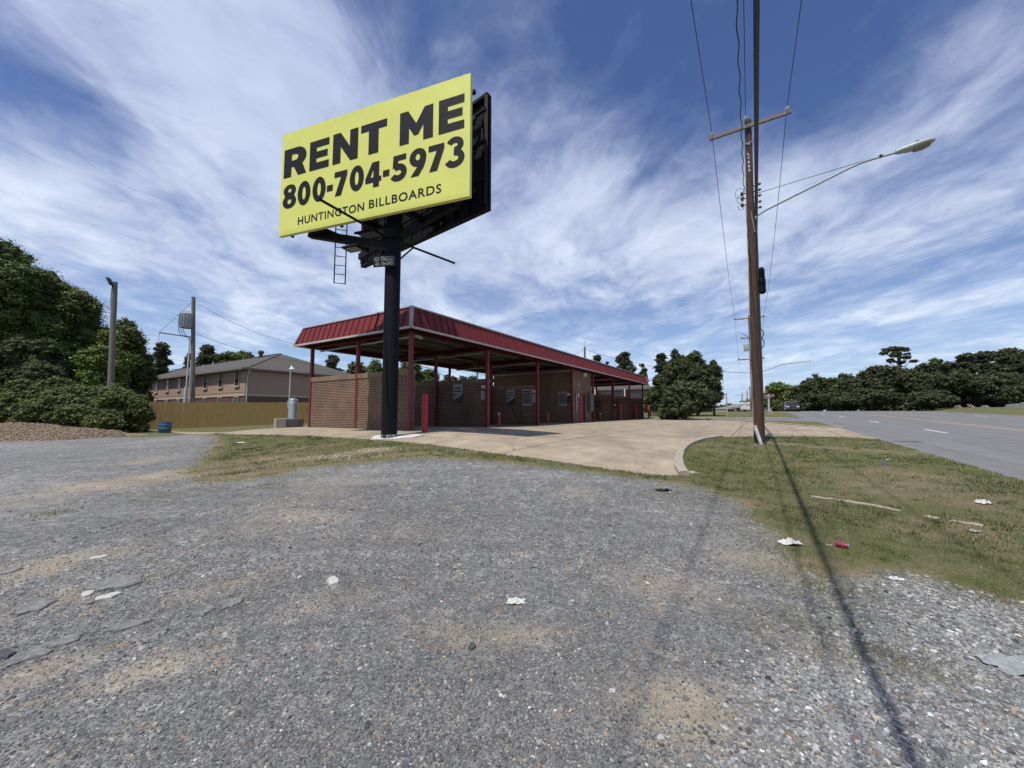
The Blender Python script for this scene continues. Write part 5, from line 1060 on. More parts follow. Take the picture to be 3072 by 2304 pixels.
# ------------------------------------------------------------------ grave markers on the bank across the road
M_grave = simple('grave_stone', (.34, .34, .33), (.22, .22, .21), 6, .8, .2); M_flower = simple('flowers', (.5, .08, .07), (.6, .5, .45), 18, .8)
for u, v, w_, h_, lab in ((2807, 1227, 15, 9, 'wide pale grave marker, leftmost on the grassy bank'), (2836, 1226, 13, 6, 'low grave marker second from the left on the grassy bank'), (2874, 1226, 13, 7, 'low rounded grave marker third from the left on the bank'), (2914, 1226, 11, 6, 'small grave marker with red flowers on the bank'), (2955, 1226, 13, 6, 'pale mounded grave marker on the bank'), (3028, 1228, 13, 10, 'upright grey grave marker near the right photo edge'), (3046, 1227, 16, 12, 'tall pale grave marker beside the upright grey one'), (3069, 1228, 12, 16, 'tallest grave marker at the right photo edge')):
    r = ray(u, v); s = np.linspace(20, 110, 900); q, wv_ = qw(r[0]*s, r[1]*s); i = np.argmin(np.abs(wv_-28.5)); g = gpt(r[0]*s[i], r[1]*s[i]); sc_ = s[i]/F
    o = thing('grave_marker', lab, 'gravestone', g, math.atan2(WV[1], WV[0])-1.1, 'grave markers on the bank'); k = dict(parent=o, local=True)
    m = MB(); hw, hh = w_*sc_/2, h_*sc_; pr = [(-hw, .1), (-hw, hh*.75)]+[(hw*math.cos(a), hh*.75+hh*.25*math.sin(a)) for a in np.linspace(2.7, .44, 6)]+[(hw, hh*.75), (hw, .1)]; n = len(pr)
    m.add([(x, -.1, z) for x, z in pr]+[(x, .1, z) for x, z in pr], [tuple(range(n)), tuple(range(n, 2*n))[::-1]]+[(i_, (i_+1) % n, (i_+1) % n+n, i_+n)[::-1] for i_ in range(n)]); m.build('stone', M_grave, **k)
    m = MB(); m.box((0, 0, .03), (hw*2.5, .45, .2)); m.build('base', M_grave, **k)
    if 'flowers' in lab:
        m = MB()
        for _ in range(10): m.lathe((rnd.uniform(-.2, .3), -.25+rnd.uniform(-.1, .1), .15+rnd.uniform(0, .25)), [(.03, 0), (.07, .05), (.03, .1)], 6)
        m.build('flowers', M_flower, **k)

# ------------------------------------------------------------------ big flat stones half sunk in the gravel
M_slab = simple('slab_stone', (.25, .25, .235), (.13, .132, .13), 26, .9, .9, contrast=.14, dist=.01); M_slabp = simple('pale_stone', (.50, .485, .44), (.33, .32, .29), 14, .85, .5, dist=.006); M_slabd = simple('dark_stone', (.085, .09, .10), (.05, .054, .06), 9, .8, .4)
def slab(u, v, wpx, hpx, tilt, h, mat, lab, seed):
    c = G(u, v); dist = math.hypot(c[0], c[1], 1.55); right = np.array([c[1], -c[0]])/math.hypot(c[0], c[1]); fwd = np.array([c[0], c[1]])/math.hypot(c[0], c[1])
    ra = wpx/2*dist/F*.78; tilt *= .12;  v1, v2 = G(u, v+hpx/2), G(u, v-hpx/2); rb = np.hypot(*(v2-v1)[:2])/2; R_ = random.Random(seed); n = 14; rim = []
    for k_ in range(n):
        a = 2*math.pi*k_/n; f = R_.uniform(.66, 1.15); x_, y_ = ra*f*math.cos(a), rb*f*math.sin(a); x_, y_ = x_, y_+tilt*x_*(rb/ra); p = c[:2]+right*x_+fwd*y_; rim.append(p)
    rim = np.array(rim); vs = []; ct = rim.mean(0)
    for sc_, z in ((1.03, -.03), (1, h*.45), (.9, h*.85), (.6, h)):
        for p in rim: q_ = ct+(p-ct)*sc_; vs.append((*q_, c[2]+z*.55*(1+(R_.uniform(-.35, .35) if z > 0 else 0))+.002))
    m = MB(); m.add(vs+[(*ct, c[2]+h*.56)], [(j*n+i, j*n+(i+1) % n, (j+1)*n+(i+1) % n, (j+1)*n+i) for j in range(3) for i in range(n)]+[(3*n+i, 3*n+(i+1) % n, 4*n) for i in range(n)])
    tag(m.build('flat_stone', mat, loc=c), lab, 'stone', 'stones lying in the gravel')
for i, a in enumerate(((352, 1749, 125, 36, .5, .025, M_slab, 'largest flat grey-green stone slab with weeds round it, left part of the lot'), (322, 1790, 60, 13, .2, .02, M_slabp, 'pale thin flat stone just below the largest slab'), (999, 1745, 42, 24, 0, .045, M_slabp, 'white rounded stone lying alone left of centre in the gravel'), (618, 1834, 40, 28, .3, .03, M_slab, 'rounded grey stone left of its angular neighbour, with weeds between'),
        (690, 1813, 58, 30, .5, .035, M_slab, 'angular grey stone with weeds at its right end'), (102, 1822, 70, 32, .7, .03, M_slab, 'flat blue-grey stone beside a small orange pebble near the left edge'), (390, 1877, 82, 20, .6, .03, M_slab, 'long narrow dark slab left of the sandy patch'), (182, 1928, 84, 24, .7, .03, M_slab, 'long slanting grey slab near the left edge'), (80, 1972, 80, 34, .7, .035, M_slab, 'wide grey slab touching the sandy patch at lower left'),
        (14, 1972, 34, 22, .3, .045, M_slabd, 'dark stone cut off by the left photo edge'), (295, 1673, 40, 9, .3, .025, M_slabp, 'small pale flat stone far left above the largest slab'), (1415, 1944, 28, 22, 0, .035, M_slabd, 'single dark stone in the tan patch below centre'), (262, 1782, 28, 14, .3, .025, M_slabp, 'small cream stone left of the pale thin one'), (270, 1806, 22, 14, 0, .02, M_slab, 'small round stone under the cream one'), (20, 1714, 60, 14, .3, .02, M_slab, 'thin grey slab at the left photo edge, above the others'))): slab(*a, 100+i)

# ------------------------------------------------------------------ litter
M_paper = simple('paper', (.6, .59, .57), (.42, .41, .4), 20, .8); M_can = simple('can_red', (.32, .03, .07), (.24, .03, .06), 10, .35, metal=.3); M_pale = simple('plastic_film', (.55, .58, .52), (.35, .38, .33), 20, .5)
def crumple(name, u, v, wpx, hgt, mat, lab, seed, cat='litter', flat=1):
    c = G(u, v); dist = math.hypot(c[0], c[1], 1.5); s = wpx*dist/F/2; R_ = np.random.default_rng(seed); n = 9; vs = []
    for i in range(n):
        for j in range(n):
            x_, y_ = (i/(n-1)-.5)*2, (j/(n-1)-.5)*2; vs.append((c[0]+s*(x_+R_.normal(0, .09)), c[1]+s*.75*(y_+R_.normal(0, .09))*(1-.25*abs(x_)), c[2]+.006+hgt*abs(R_.normal(0, .6))*(1.2-abs(x_)*.7)*flat))
    m = MB(); m.add(vs, [(i*n+j, (i+1)*n+j, (i+1)*n+j+1, i*n+j+1) for i in range(n-1) for j in range(n-1)]); o = m.build(name, mat, loc=c); md = o.modifiers.new('thick', 'SOLIDIFY'); md.thickness = .002; tag(o, lab, cat); return o
crumple('tissue', 2371, 1631, 46, .035, M_paper, 'white crumpled tissue on the gravel edge below the verge', 1)
c = G(2527, 1645); o = thing('drink_can', 'crushed dark red drink can with silver end on the grass edge', 'can', c+Zv*.03); ax = np.array([.82, -.45, -.05]); L0 = .115
m = MB(); m.lathe(c+Zv*.034-ax*L0*.5, [(.022, 0), (.031, .008), (.030, .03), (.026, .05), (.031, .085), (.031, .10)], 18, ax); m.build('body', M_can, o, smooth_=True); m = MB(); m.lathe(c+Zv*.034+ax*L0*.38, [(.031, 0), (.031, .004), (.026, .014), (.022, .012)], 18, ax); m.build('end', M_steel, o, smooth_=True)
crumple('paper_scrap', 2488, 1636, 14, .006, M_cream, 'small tan paper scrap left of the red can', 2)
crumple('plastic_scrap', 1548, 1806, 48, .012, M_pale, 'torn pale plastic scrap lying in the middle of the gravel', 3)
crumple('rag', 1988, 1470, 42, .02, M_dkmetal, 'flat black scrap of rubber on the gravel near the kerb end', 4)
crumple('newspaper', 3046, 1998, 84, .03, simple('newsprint', (.32, .34, .33), (.15, .16, .16), 22, .8), 'wet flattened newspaper at the right photo edge', 5, 'newspaper', .6)
crumple('cup', 2951, 1511, 24, .04, M_paper, 'white crushed paper cup in the grass at far right', 6)
crumple('blue_wrapper', 2654, 1394, 12, .05, simple('wrapper_blue', (.06, .10, .4), None, 5, .5), 'small blue wrapper in the verge grass', 7)
crumple('paper_scrap', 2665, 1381, 10, .02, M_paper, 'tiny white scrap just above the blue wrapper', 8)
crumple('paper_scrap', 722, 1329, 20, .03, M_paper, 'white scrap in the grass in front of the concrete island', 9)
crumple('paper_scrap', 2050, 1397, 10, .02, M_paper, 'tiny white scrap at the kerb end', 10)
crumple('paper_scrap', 2925, 1595, 16, .02, M_posterg, 'grey scrap in the grass right of the buried kerb', 11)
crumple('paper_scrap', 2690, 1738, 26, .01, M_paper, 'thin white strip at the grass edge in the coarse gravel', 12)
crumple('bag', 460, 1262, 22, .2, M_paper, 'white bag caught against the fence beside the bushes', 13)
# remains of an old kerb in the verge
pts = gl([(2433, 1489), (2520, 1501), (2620, 1516), (2700, 1533)]); kerb('buried_kerb', pts, .12, .012, 6); pts = gl([(2780, 1548), (2815, 1556)]); kerb('buried_kerb', pts, .10, .012, 4); pts = gl([(2850, 1562), (2950, 1578)]); kerb('buried_kerb', pts, .10, .012, 4)
# ------------------------------------------------------------------ trees and bushes
def leaf_mat(name, tr=.25):
    n = NT(name); c = n.attr('Col').outputs['Color']; n.done(c, .6, spec=.25)
    t_ = n.new('ShaderNodeBsdfTranslucent'); n.link(n.mix(1, c, (1.0, 1.15, .5), 'MULTIPLY'), t_.inputs[0]); mx = n.new('ShaderNodeMixShader'); mx.inputs[0].default_value = tr
    n.link(n.b.outputs[0], mx.inputs[1]); n.link(t_.outputs[0], mx.inputs[2]); n.link(mx.outputs[0], n.out.inputs[0]); return n.m
M_leaf = leaf_mat('leaves'); M_bark = simple('bark', (.10, .078, .06), (.05, .04, .032), 6, .9, .5, stretch=(3, 3, .5))
LEAFQ = np.array([(-.5, 0, 0), (0, -.32, .06), (.5, 0, 0), (0, .32, .06)])
def crown(name, blobs, n, size, base_col, parent, seed, gap=.42, var=.28, shell=.62, up=.5, aspect=1.0, core=True, flatz=1.0):
    g = np.random.default_rng(seed); B_ = np.array(blobs, float); wgt = B_[:, 3]*B_[:, 4]+B_[:, 4]*B_[:, 5]; wgt /= wgt.sum()
    # small lobes on the surface of each big blob make the broken, clumpy outline
    lob = []
    for b in B_:
        k = int(min(150, 24+16*b[3:6].mean()/(size*3))); d = g.normal(size=(k, 3)); d[:, 2] = d[:, 2]*.9+.15; d /= np.linalg.norm(d, axis=1)[:, None]; r = g.uniform(.55, 1.0, (k, 1)); c = b[:3]+d*r*b[3:6]*.86
        rr = b[3:6].mean()*g.uniform(.15, .34, k); lob.append(np.c_[c, rr, g.uniform(.65, 1.35, k)])
    lob = np.concatenate(lob); w2 = lob[:, 3]**2; w2 /= w2.sum(); i = g.choice(len(lob), n, p=w2)
    d = g.normal(size=(n, 3)); d /= np.linalg.norm(d, axis=1)[:, None]; r = np.where(g.uniform(0, 1, (n, 1)) < .38, g.uniform(1.0, 1.65, (n, 1)), g.uniform(shell, 1.08, (n, 1))); P0 = lob[i, :3]+d*r*lob[i, 3:4]*np.array([1, 1, .78*flatz])
    nrm = d*.7+g.normal(size=(n, 3))*.55+np.array([0, 0, up]); nrm /= np.linalg.norm(nrm, axis=1)[:, None]; t = np.cross(nrm, g.normal(size=(n, 3))); t /= np.linalg.norm(t, axis=1)[:, None]; bt = np.cross(nrm, t)
    s = size*g.uniform(.6, 1.45, n)[:, None]
    V = P0[:, None, :]+(LEAFQ[None, :, 0:1]*t[:, None]+LEAFQ[None, :, 1:2]*aspect*bt[:, None]+LEAFQ[None, :, 2:3]*nrm[:, None])*s[:, None]
    tone = lob[i, 4]**1.3*np.exp(g.normal(0, var*1.25, n)); hue = g.uniform(-1, 1, n)[:, None]; col = np.array(base_col)[None]*tone[:, None]*(1+hue*np.array([.16, .04, -.1]))
    verts = V.reshape(-1, 3); cols = np.repeat(np.c_[col, np.ones(n)], 4, 0); F3 = [(4*k, 4*k+1, 4*k+2, 4*k+3) for k in ()]
    loops = np.arange(4*n).reshape(-1, 4)[:, [0, 1, 2, 3]]; tri = np.concatenate([loops[:, [0, 1, 2]], loops[:, [0, 2, 3]]]).reshape(-1)
    if core:  # opaque lumps added inside the leaf shell to stop sky leaking through
        m = len(lob); cv = lob[:, None, :3]+IV[None]*lob[:, 3][:, None, None]*g.uniform(.6, .92, (m, 12, 1))*np.array([1, 1, .75]); o0 = len(verts)
        verts = np.concatenate([verts, cv.reshape(-1, 3)]); cols = np.concatenate([cols, np.repeat(np.c_[np.array(base_col)[None]*.9*np.ones((m, 1)), np.ones(m)], 12, 0)])
        tri = np.concatenate([tri, (IF[None]+o0+(np.arange(m)*12)[:, None, None]).reshape(-1)])
    if parent is not None:
        inv = np.array(WM[parent.name].inverted()); verts = verts@inv[:3, :3].T+inv[:3, 3]
    return npmesh(name, verts, 3, tri, M_leaf, cols, False, parent)
GREENS = {'oak': (.082, .105, .030), 'pine': (.064, .074, .034), 'dark': (.060, .076, .028), 'bright': (.125, .165, .038), 'magnolia': (.072, .086, .036), 'shrub': (.100, .125, .040), 'wood': (.056, .066, .030), 'far': (.08, .10, .05)}
def tree(u, vt, vb, wpx, Y, kind, label, seed, cat='tree', group=None, name=None, low=.15, dens=1.0, lean=0, core=None):
    g = random.Random(seed); c = P(u, (vt+vb)/2, Y); top = P(u, vt, Y); gr = gpt(c[0], c[1]); zb = max(gr[2], P(u, vb, Y)[2]) if vb else gr[2]
    depth = Y; R = wpx/2*depth/F; zt = top[2]; H = zt-gr[2]; o = thing(name or {'pine': 'pine_tree', 'shrub': 'shrub', 'magnolia': 'magnolia_tree'}.get(kind, 'tree'), label, cat, gr, 0, group)
    px = 3*depth/F; size = max(.10, px*1.75); area = (wpx/3)*((vb-vt)/3)
    blobs = []; x, y = gr[0], gr[1]
    if kind == 'pine':
        crown_lo = gr[2]+H*low; n = max(14, int((12+8*(zt-crown_lo)/R)*dens)); 
        for k in range(n):
            f = k/(n-1); z = crown_lo+(zt-crown_lo)*f; rr = R*(.95 if f < .55 else 1.0-.65*((f-.55)/.45)**1.5)*g.uniform(.55, 1.0); a = g.uniform(0, 6.28); d = R*(1-f*.75)*g.uniform(.1, .75)
            b = R*g.uniform(.36, .6)*(1-.25*f); blobs.append((x+lean*f+d*math.cos(a), y+d*math.sin(a), z-b*.3, b, b, b*.5))
        blobs.append((x+lean, y, zt-R*.3, R*.42, R*.42, R*.28)); nl = int(area*7.5*dens)
        crown('crown', blobs, nl, size*.95, GREENS['pine'], o, seed, var=.3, aspect=.75, core=True, flatz=.7)
    else:
        zc = (zb+zt)/2; hh = (zt-zb)/2; n = int(8+6*hh/R)
        blobs.append((x, y, zc-hh*.05, R*.68, R*.68, hh*.78))
        for k in range(n):
            a = g.uniform(0, 6.28); f = g.uniform(-.95, .85); d = R*math.sqrt(max(.05, 1-max(f, -.1)**2))*.62*g.uniform(.7, 1); b = R*g.uniform(.32, .5)*(1.25 if kind == 'magnolia' else 1); blobs.append((x+d*math.cos(a), y+d*math.sin(a), zc+hh*f*.8, b, b, min(b, hh*.5)))
        blobs.append((x+g.uniform(-.2, .2)*R, y, zt-min(R*.4, hh*.5), R*.42, R*.42, min(R*.4, hh*.5)))
        nl = int(area*7.5*dens); nl = max(nl, 900); crown('crown', blobs, nl, size, GREENS[kind], o, seed, var=.3)
    m = MB(); t0 = max(.12, H*.018); m.tube([(x, y, gr[2]-.1), (x+lean*.2, y, gr[2]+H*.3), (x+lean*.7, y+.1, gr[2]+H*.62), (x+lean, y, gr[2]+H*.86)], [t0*1.3, t0, t0*.7, t0*.3], 9)
    for k in range(7 if kind == 'pine' else 5):
        f = g.uniform(.35, .8); a = g.uniform(0, 6.28); L = R*g.uniform(.4, .75); m.tube([(x+lean*f, y, gr[2]+H*f), (x+lean*f+L*.6*math.cos(a), y+L*.6*math.sin(a), gr[2]+H*(f+.05)), (x+lean*f+L*math.cos(a), y+L*math.sin(a), gr[2]+H*(f+.12))], [t0*.4, t0*.25, t0*.1], 6)
    m.build('trunk', M_bark, o, smooth_=True); return o
gl_ = 'trees behind the left side of the lot'
tree(20, 720, 1290, 330, 40, 'oak', 'tallest dark leafy tree at the left photo edge', 1, group=gl_, dens=1.2)
tree(-130, 740, 1290, 330, 38, 'oak', 'broad dark tree mostly cut off by the left photo edge', 2, group=gl_)
tree(225, 855, 1290, 270, 44, 'oak', 'broad leafy tree right of the tallest tree, left of the floodlight pole', 3, group=gl_, dens=1.2)
tree(385, 955, 1250, 140, 40, 'oak', 'round leafy tree just right of the floodlight pole', 4, group=gl_, dens=1.1)
tree(60, 1010, 1280, 240, 33, 'dark', 'dense dark drooping evergreen below the tallest tree', 5, group=gl_)
tree(315, 985, 1250, 130, 31.5, 'bright', 'lighter green young tree around the floodlight pole', 6, group=gl_)
tree(150, 1090, 1290, 180, 31, 'dark', 'dark low tree filling the gap under the broad trees', 7, group=gl_)
tree(485, 1028, 1180, 84, 60, 'pine', 'tall thin pine just right of the leafy trees, left of the transformer pole', 8, group=gl_, low=.5)
tree(440, 1070, 1190, 70, 60, 'pine', 'lower pine between the leafy tree and the thin tall pine', 9, group=gl_, low=.3)
gs = 'bushes along the left edge of the lot'
for i, (u, vt, vb, w_, Y, kd, lab) in enumerate(((-40, 1150, 1290, 170, 24.5, 'shrub', 'leafy bush at the left photo edge behind the chip pile'), (70, 1145, 1290, 180, 25.2, 'shrub', 'leafy bush second from the left behind the chip pile'), (165, 1128, 1290, 150, 26, 'shrub', 'bush with a pale green top behind the middle of the chip pile'),
        (265, 1150, 1296, 150, 25.0, 'shrub', 'dark bush at the foot of the floodlight pole'), (350, 1160, 1300, 140, 24.4, 'shrub', 'rounded bush at the right end of the chip pile'), (415, 1180, 1298, 90, 24.6, 'shrub', 'rightmost bush, spilling over the wooden fence'), (215, 1215, 1300, 130, 22.8, 'shrub', 'low front bush just behind the chip pile crest'), (120, 1190, 1290, 140, 23.0, 'shrub', 'low leafy bush in front of the tall left bushes'), (315, 1225, 1302, 110, 22.6, 'shrub', 'low dark bush at the end of the chip pile'))):
    tree(u, vt, vb, w_, Y, kd, lab, 30+i, 'bush', gs, dens=1.0)
gb = 'trees behind the apartments and car wash'
for i, a in enumerate(((570, 1060, 1150, 56, 70, 'pine', 'small dark pine left of the transformer pole, above the roof'), (622, 1036, 1160, 90, 68, 'pine', 'spreading dark pine just right of the transformer pole'), (680, 1058, 1140, 120, 80, 'oak', 'low treetop above the left apartment roof'), (745, 1054, 1140, 110, 80, 'oak', 'low light green treetop beside the apartment roof vent'),
        (905, 1108, 1180, 50, 80, 'dark', 'small dark treetop at the right slope of the apartment roof'), (998, 1066, 1200, 76, 62, 'pine', 'round topped pine seen under the left end of the canopy'), (1068, 1084, 1240, 130, 58, 'oak', 'leafy tree under the canopy, left of the billboard pole'), (1135, 1078, 1240, 130, 60, 'oak', 'leafy tree directly behind the billboard pole'), (1225, 1080, 1240, 150, 52, 'oak', 'broad leafy tree right of the billboard pole under the canopy'), (1285, 1104, 1230, 90, 56, 'oak', 'smaller leafy tree behind the white globe lamp'),
        (1345, 1122, 1190, 66, 80, 'far', 'far pale treetop above the first bay wall, left one'), (1388, 1130, 1190, 70, 82, 'dark', 'far dark treetop above the first bay wall'), (1420, 1126, 1180, 50, 84, 'far', 'far pale treetop near the pale utility pole'), (1470, 1120, 1190, 40, 80, 'oak', 'far treetop glimpsed between two bay walls'),
        (1791, 1066, 1200, 56, 85, 'pine', 'small rounded pine top over the canopy roof'), (1871, 1058, 1200, 92, 82, 'pine', 'large rounded pine over the far end of the canopy'), (1928, 1088, 1230, 40, 80, 'oak', 'narrow light green tree past the end of the canopy'), (1822, 1085, 1200, 20, 88, 'pine', 'tiny pine top between two rounded pines over the canopy'))):
    tree(*a, 50+i, group=gb, low=.45, dens=1.15)
gr_ = 'trees beyond the far end of the car wash'
tree(1985, 1060, 1240, 70, 60, 'pine', 'tall pine left of the dense round tree', 80, group=gr_, low=.35, dens=1.3)
tree(1990, 1120, 1250, 90, 56, 'dark', 'dark tree at the left foot of the dense round tree', 81, group=gr_, dens=1.2)
tree(2024, 1046, 1240, 76, 50, 'magnolia', 'tall pointed dark tree, left half of the dense clump', 82, group=gr_, dens=1.5)
tree(2090, 1050, 1240, 100, 52, 'magnolia', 'tall dark tree, right half of the dense clump', 83, group=gr_, dens=1.5)
tree(2058, 1062, 1245, 110, 54, 'magnolia', 'dark tree filling the middle of the dense clump, behind', 88, group=gr_, dens=1.5)
tree(2140, 1078, 1245, 60, 50, 'magnolia', 'dark tree at the right edge of the dense clump', 84, group=gr_, dens=1.5)
tree(2056, 1134, 1258, 148, 39, 'magnolia', 'dense round evergreen with low branches at the far end of the concrete', 85, group=gr_, dens=1.6)
tree(1990, 1222, 1254, 44, 41, 'bright', 'small bright green shrub left of the dense round evergreen', 86, 'bush', group=gr_, name='shrub')
tree(1950, 1170, 1250, 50, 58, 'oak', 'thin light green tree beside the rightmost red bollard', 87, group=gr_)
# wooded bank across the road
gw = 'trees on the wooded bank across the road'; wl_ = [(2345, 1150, 118, 150, 'bright'), (2310, 1175, 60, 175, 'far'), (2420, 1140, 90, 120, 'dark'), (2455, 1124, 80, 105, 'wood'), (2500, 1128, 80, 110, 'oak'), (2530, 1115, 60, 118, 'far'), (2560, 1130, 90, 84, 'wood'), (2600, 1102, 84, 100, 'dark'), (2640, 1092, 90, 86, 'wood'), (2700, 1096, 120, 76, 'wood'), (2765, 1085, 84, 92, 'wood'), (2815, 1068, 60, 96, 'oak'), (2850, 1080, 90, 78, 'wood'), (2905, 1060, 84, 82, 'pine'), (2955, 1054, 84, 88, 'pine'), (3020, 1046, 100, 82, 'pine'), (3075, 1052, 80, 74, 'pine'), (2890, 1120, 130, 66, 'wood'), (2985, 1110, 120, 62, 'wood'), (3060, 1120, 110, 60, 'wood'), (2440, 1180, 100, 92, 'wood'), (2530, 1175, 110, 80, 'wood'), (2620, 1165, 120, 72, 'wood'), (2380, 1195, 80, 112, 'oak'), (2790, 1165, 110, 64, 'wood'), (3130, 1060, 140, 68, 'pine')]
wlab = ['bright green round tree behind the approaching car', 'pale distant tree beside the faded red sign', 'dark tree right of the bright green round tree', 'rounded dark treetop at the low left part of the bank', 'lighter leafy tree behind the far lane dashes', 'pale treetop rising between two dark trees left of the tall pine', 'dark dense tree left below the tall pine', 'dark tree on the rising slope left of the tall pine', 'dark tree directly left of the tall pine trunk', 'broad dark tree at the foot of the tall pine', 'dark tree right of the tall pine', 'pointed light green tree right of the tall pine', 'dark tree above the leftmost grave marker', 'flat topped pine above the grave markers', 'tall pine in the middle of the right group', 'tall pine near the right photo edge', 'pine cut off by the right photo edge', 'low dark tree behind the third grave marker', 'low dark tree behind the mounded grave marker', 'low dark tree behind the tallest grave marker',
        'low bushy tree at road level behind the car', 'low bushy tree at road level left of the tall pine', 'low wide tree at road level under the tall pine', 'low leafy tree just behind the car roof', 'low dark tree behind the leftmost grave marker', 'pine wholly at the right photo margin']
for i, ((u, vt, w_, Y, kd), lab) in enumerate(zip(wl_, wlab)): tree(u, vt+2, 1232, w_*1.28, Y, kd, lab, 100+i, group=gw, low=.12, dens=1.0)
# the tall pine standing over the bank: bare trunk then a flat crown
def tall_pine():
    Y = 80; top = P(2692, 1037, Y); c = gpt(*P(2700, 1200, Y)[:2]); o = thing('pine_tree', 'tallest pine with a flat open crown standing above the wooded bank', 'tree', c, 0, gw); s = Y/F; bl = []; g = random.Random(5)
    for du, dv, r in ((-38, 22, 12), (-22, 12, 15), (-4, 8, 16), (14, 8, 15), (30, 12, 13), (42, 24, 9), (-30, 32, 11), (-8, 24, 13), (12, 28, 12), (28, 36, 12), (-14, 42, 9), (36, 48, 10), (8, 50, 12), (-30, 50, 10)): bl.append((top[0]+du*s, top[1]+g.uniform(-1, 1), top[2]-dv*s, r*s*1.05, r*s*1.2, r*s*.5))
    crown('crown', bl, 9000, .24, GREENS['pine'], o, 9, aspect=.8, flatz=.8); m = MB(); m.tube([c, (c[0]+.2, c[1], top[2]-5), (top[0]+.3, top[1], top[2]-1)], [.28, .2, .07], 9)
    for du, dv in ((-36, 24), (40, 26), (-28, 50), (34, 50), (-10, 12), (16, 12)): m.tube([(top[0]+.2, top[1], top[2]-4.2), (top[0]+du*s*.5, top[1], top[2]-dv*s-.9), (top[0]+du*s, top[1], top[2]-dv*s-.1)], [.14, .09, .03], 6)
    m.build('trunk', M_bark, o, smooth_=True)
tall_pine()
# far wood closing the view
def far_wood():
    g = np.random.default_rng(77); bl = []
    for u in np.arange(-700, 3700, 24):
        if 2340 < u: Y = 150
        elif 2100 < u: Y = 330
        else: Y = 125
        vt = 1196+8*math.sin(u*.013)+g.uniform(-9, 9) if u < 2100 else (1214+g.uniform(-5, 5) if u < 2340 else 1200+g.uniform(-8, 6))
        t_ = P(u, vt, Y); r = 16*Y/F; h = t_[2]-1.0; bl.append((t_[0], t_[1]+g.uniform(-6, 6), 1.0+h*.45, r*1.2, r*1.2, h*.55))
    o = crown('distant_wood', bl, 90000, .6, GREENS['wood'], None, 78); tag(o, 'low distant line of woods along the horizon', 'woods', kind='stuff')
far_wood()
# shrub twig line: sloping guy cable in front of the left bushes
wire('guy_cable', 'thin cable sloping down in front of the bushes at the left photo edge', [(P(-60, 1243, 21.5), P(100, 1214, 21.8), .05)], .02)
# far town: small buildings with fences beyond the white sign
def far_town():
    M_tw = simple('far_wall', (.42, .36, .30), (.3, .27, .24), 1, .8); M_tr = simple('far_roof', (.26, .23, .2), (.16, .15, .14), 1, .8)
    for i, (u, vt, vb, w_, Y, mt, lab) in enumerate(((2170, 1222, 1236, 26, 170, M_tw, 'tiny distant house with a pale hipped roof left of the bare slim pole'), (2195, 1217, 1236, 22, 180, M_sideg, 'tiny distant grey building right of the bare slim pole'), (2207, 1212, 1236, 20, 190, M_brickr, 'tiny distant brown building beside the white sign'), (2254, 1196, 1236, 14, 185, M_brickr, 'tiny distant dark tower-like building right of the white sign'), (2296, 1216, 1238, 16, 175, M_white, 'tiny distant white shop right of the brown pole'))):
        c = P(u, 1230, Y); g = gpt(c[0], c[1]); zt = P(u, vt, Y)[2]; o = thing('distant_building', lab, 'building', g, .3, 'distant buildings down the road'); w = w_*Y/F; k = dict(parent=o, local=True); h = zt-g[2]; hw = h*.72
        m = MB(); m.box((0, 0, hw/2), (w, 8, hw)); m.build('wall', mt, **k); m = MB(); m.add([(-w*.56, -4.6, hw), (w*.56, -4.6, hw), (w*.56, 4.6, hw), (-w*.56, 4.6, hw), (-w*.3, 0, h), (w*.3, 0, h)], [(0, 1, 5, 4), (1, 2, 5), (2, 3, 4, 5), (3, 0, 4), (3, 2, 1, 0)]); m.build('roof', M_tr, **k)
        for x in (-.3, 0, .3): m = MB(); m.box((x*w, -4.03, hw*.5), (w*.14, .06, hw*.4)); m.build('window', M_glass, **k)
far_town()
BANKS = [(350, 120, .5, .5, .18), (650, 250, .45, .45, .18), (900, 420, .4, .5, .2), (1000, 130, .35, .35, .2), (80, 560, .5, .5, .2), (300, 640, .6, .5, .12), (1780, 520, .3, .4, .2), (1680, 650, .5, .6, .14), (1450, 780, 1, 1, .16), (900, 800, 1, 1, .16), (2100, 680, .7, .8, .16), (2550, 600, .8, .6, .16), (2950, 480, .7, .5, .16), (1720, 320, .12, .14, .2), (2780, 110, .3, .2, .12),
 (60, 240, .35, .3, -.22), (330, 430, .3, .35, -.2), (560, 570, .45, .5, -.16), (1130, 50, .18, .25, -.16), (1290, 170, .2, .25, -.2), (1550, 300, .3, .35, -.22), (1850, 150, .5, .5, -.19), (2300, 200, .6, .5, -.13), (2950, 250, .7, .35, -.17), (3050, 40, .4, .4, -.12), (680, 120, .3, .25, -.05), (2050, 430, .25, .35, -.16), (2650, 300, .5, .3, -.14), (1900, 720, .3, .6, -.14), (1300, 640, .3, .6, -.1), (300, 820, .9, 1, -.1), (2700, 800, 1.5, 1, -.06)]
CLOUD_TOP = (6.0, 6.8, 8.7)
SKY_TINT = (.72, .81, 1.10)
EXPO = 0.3
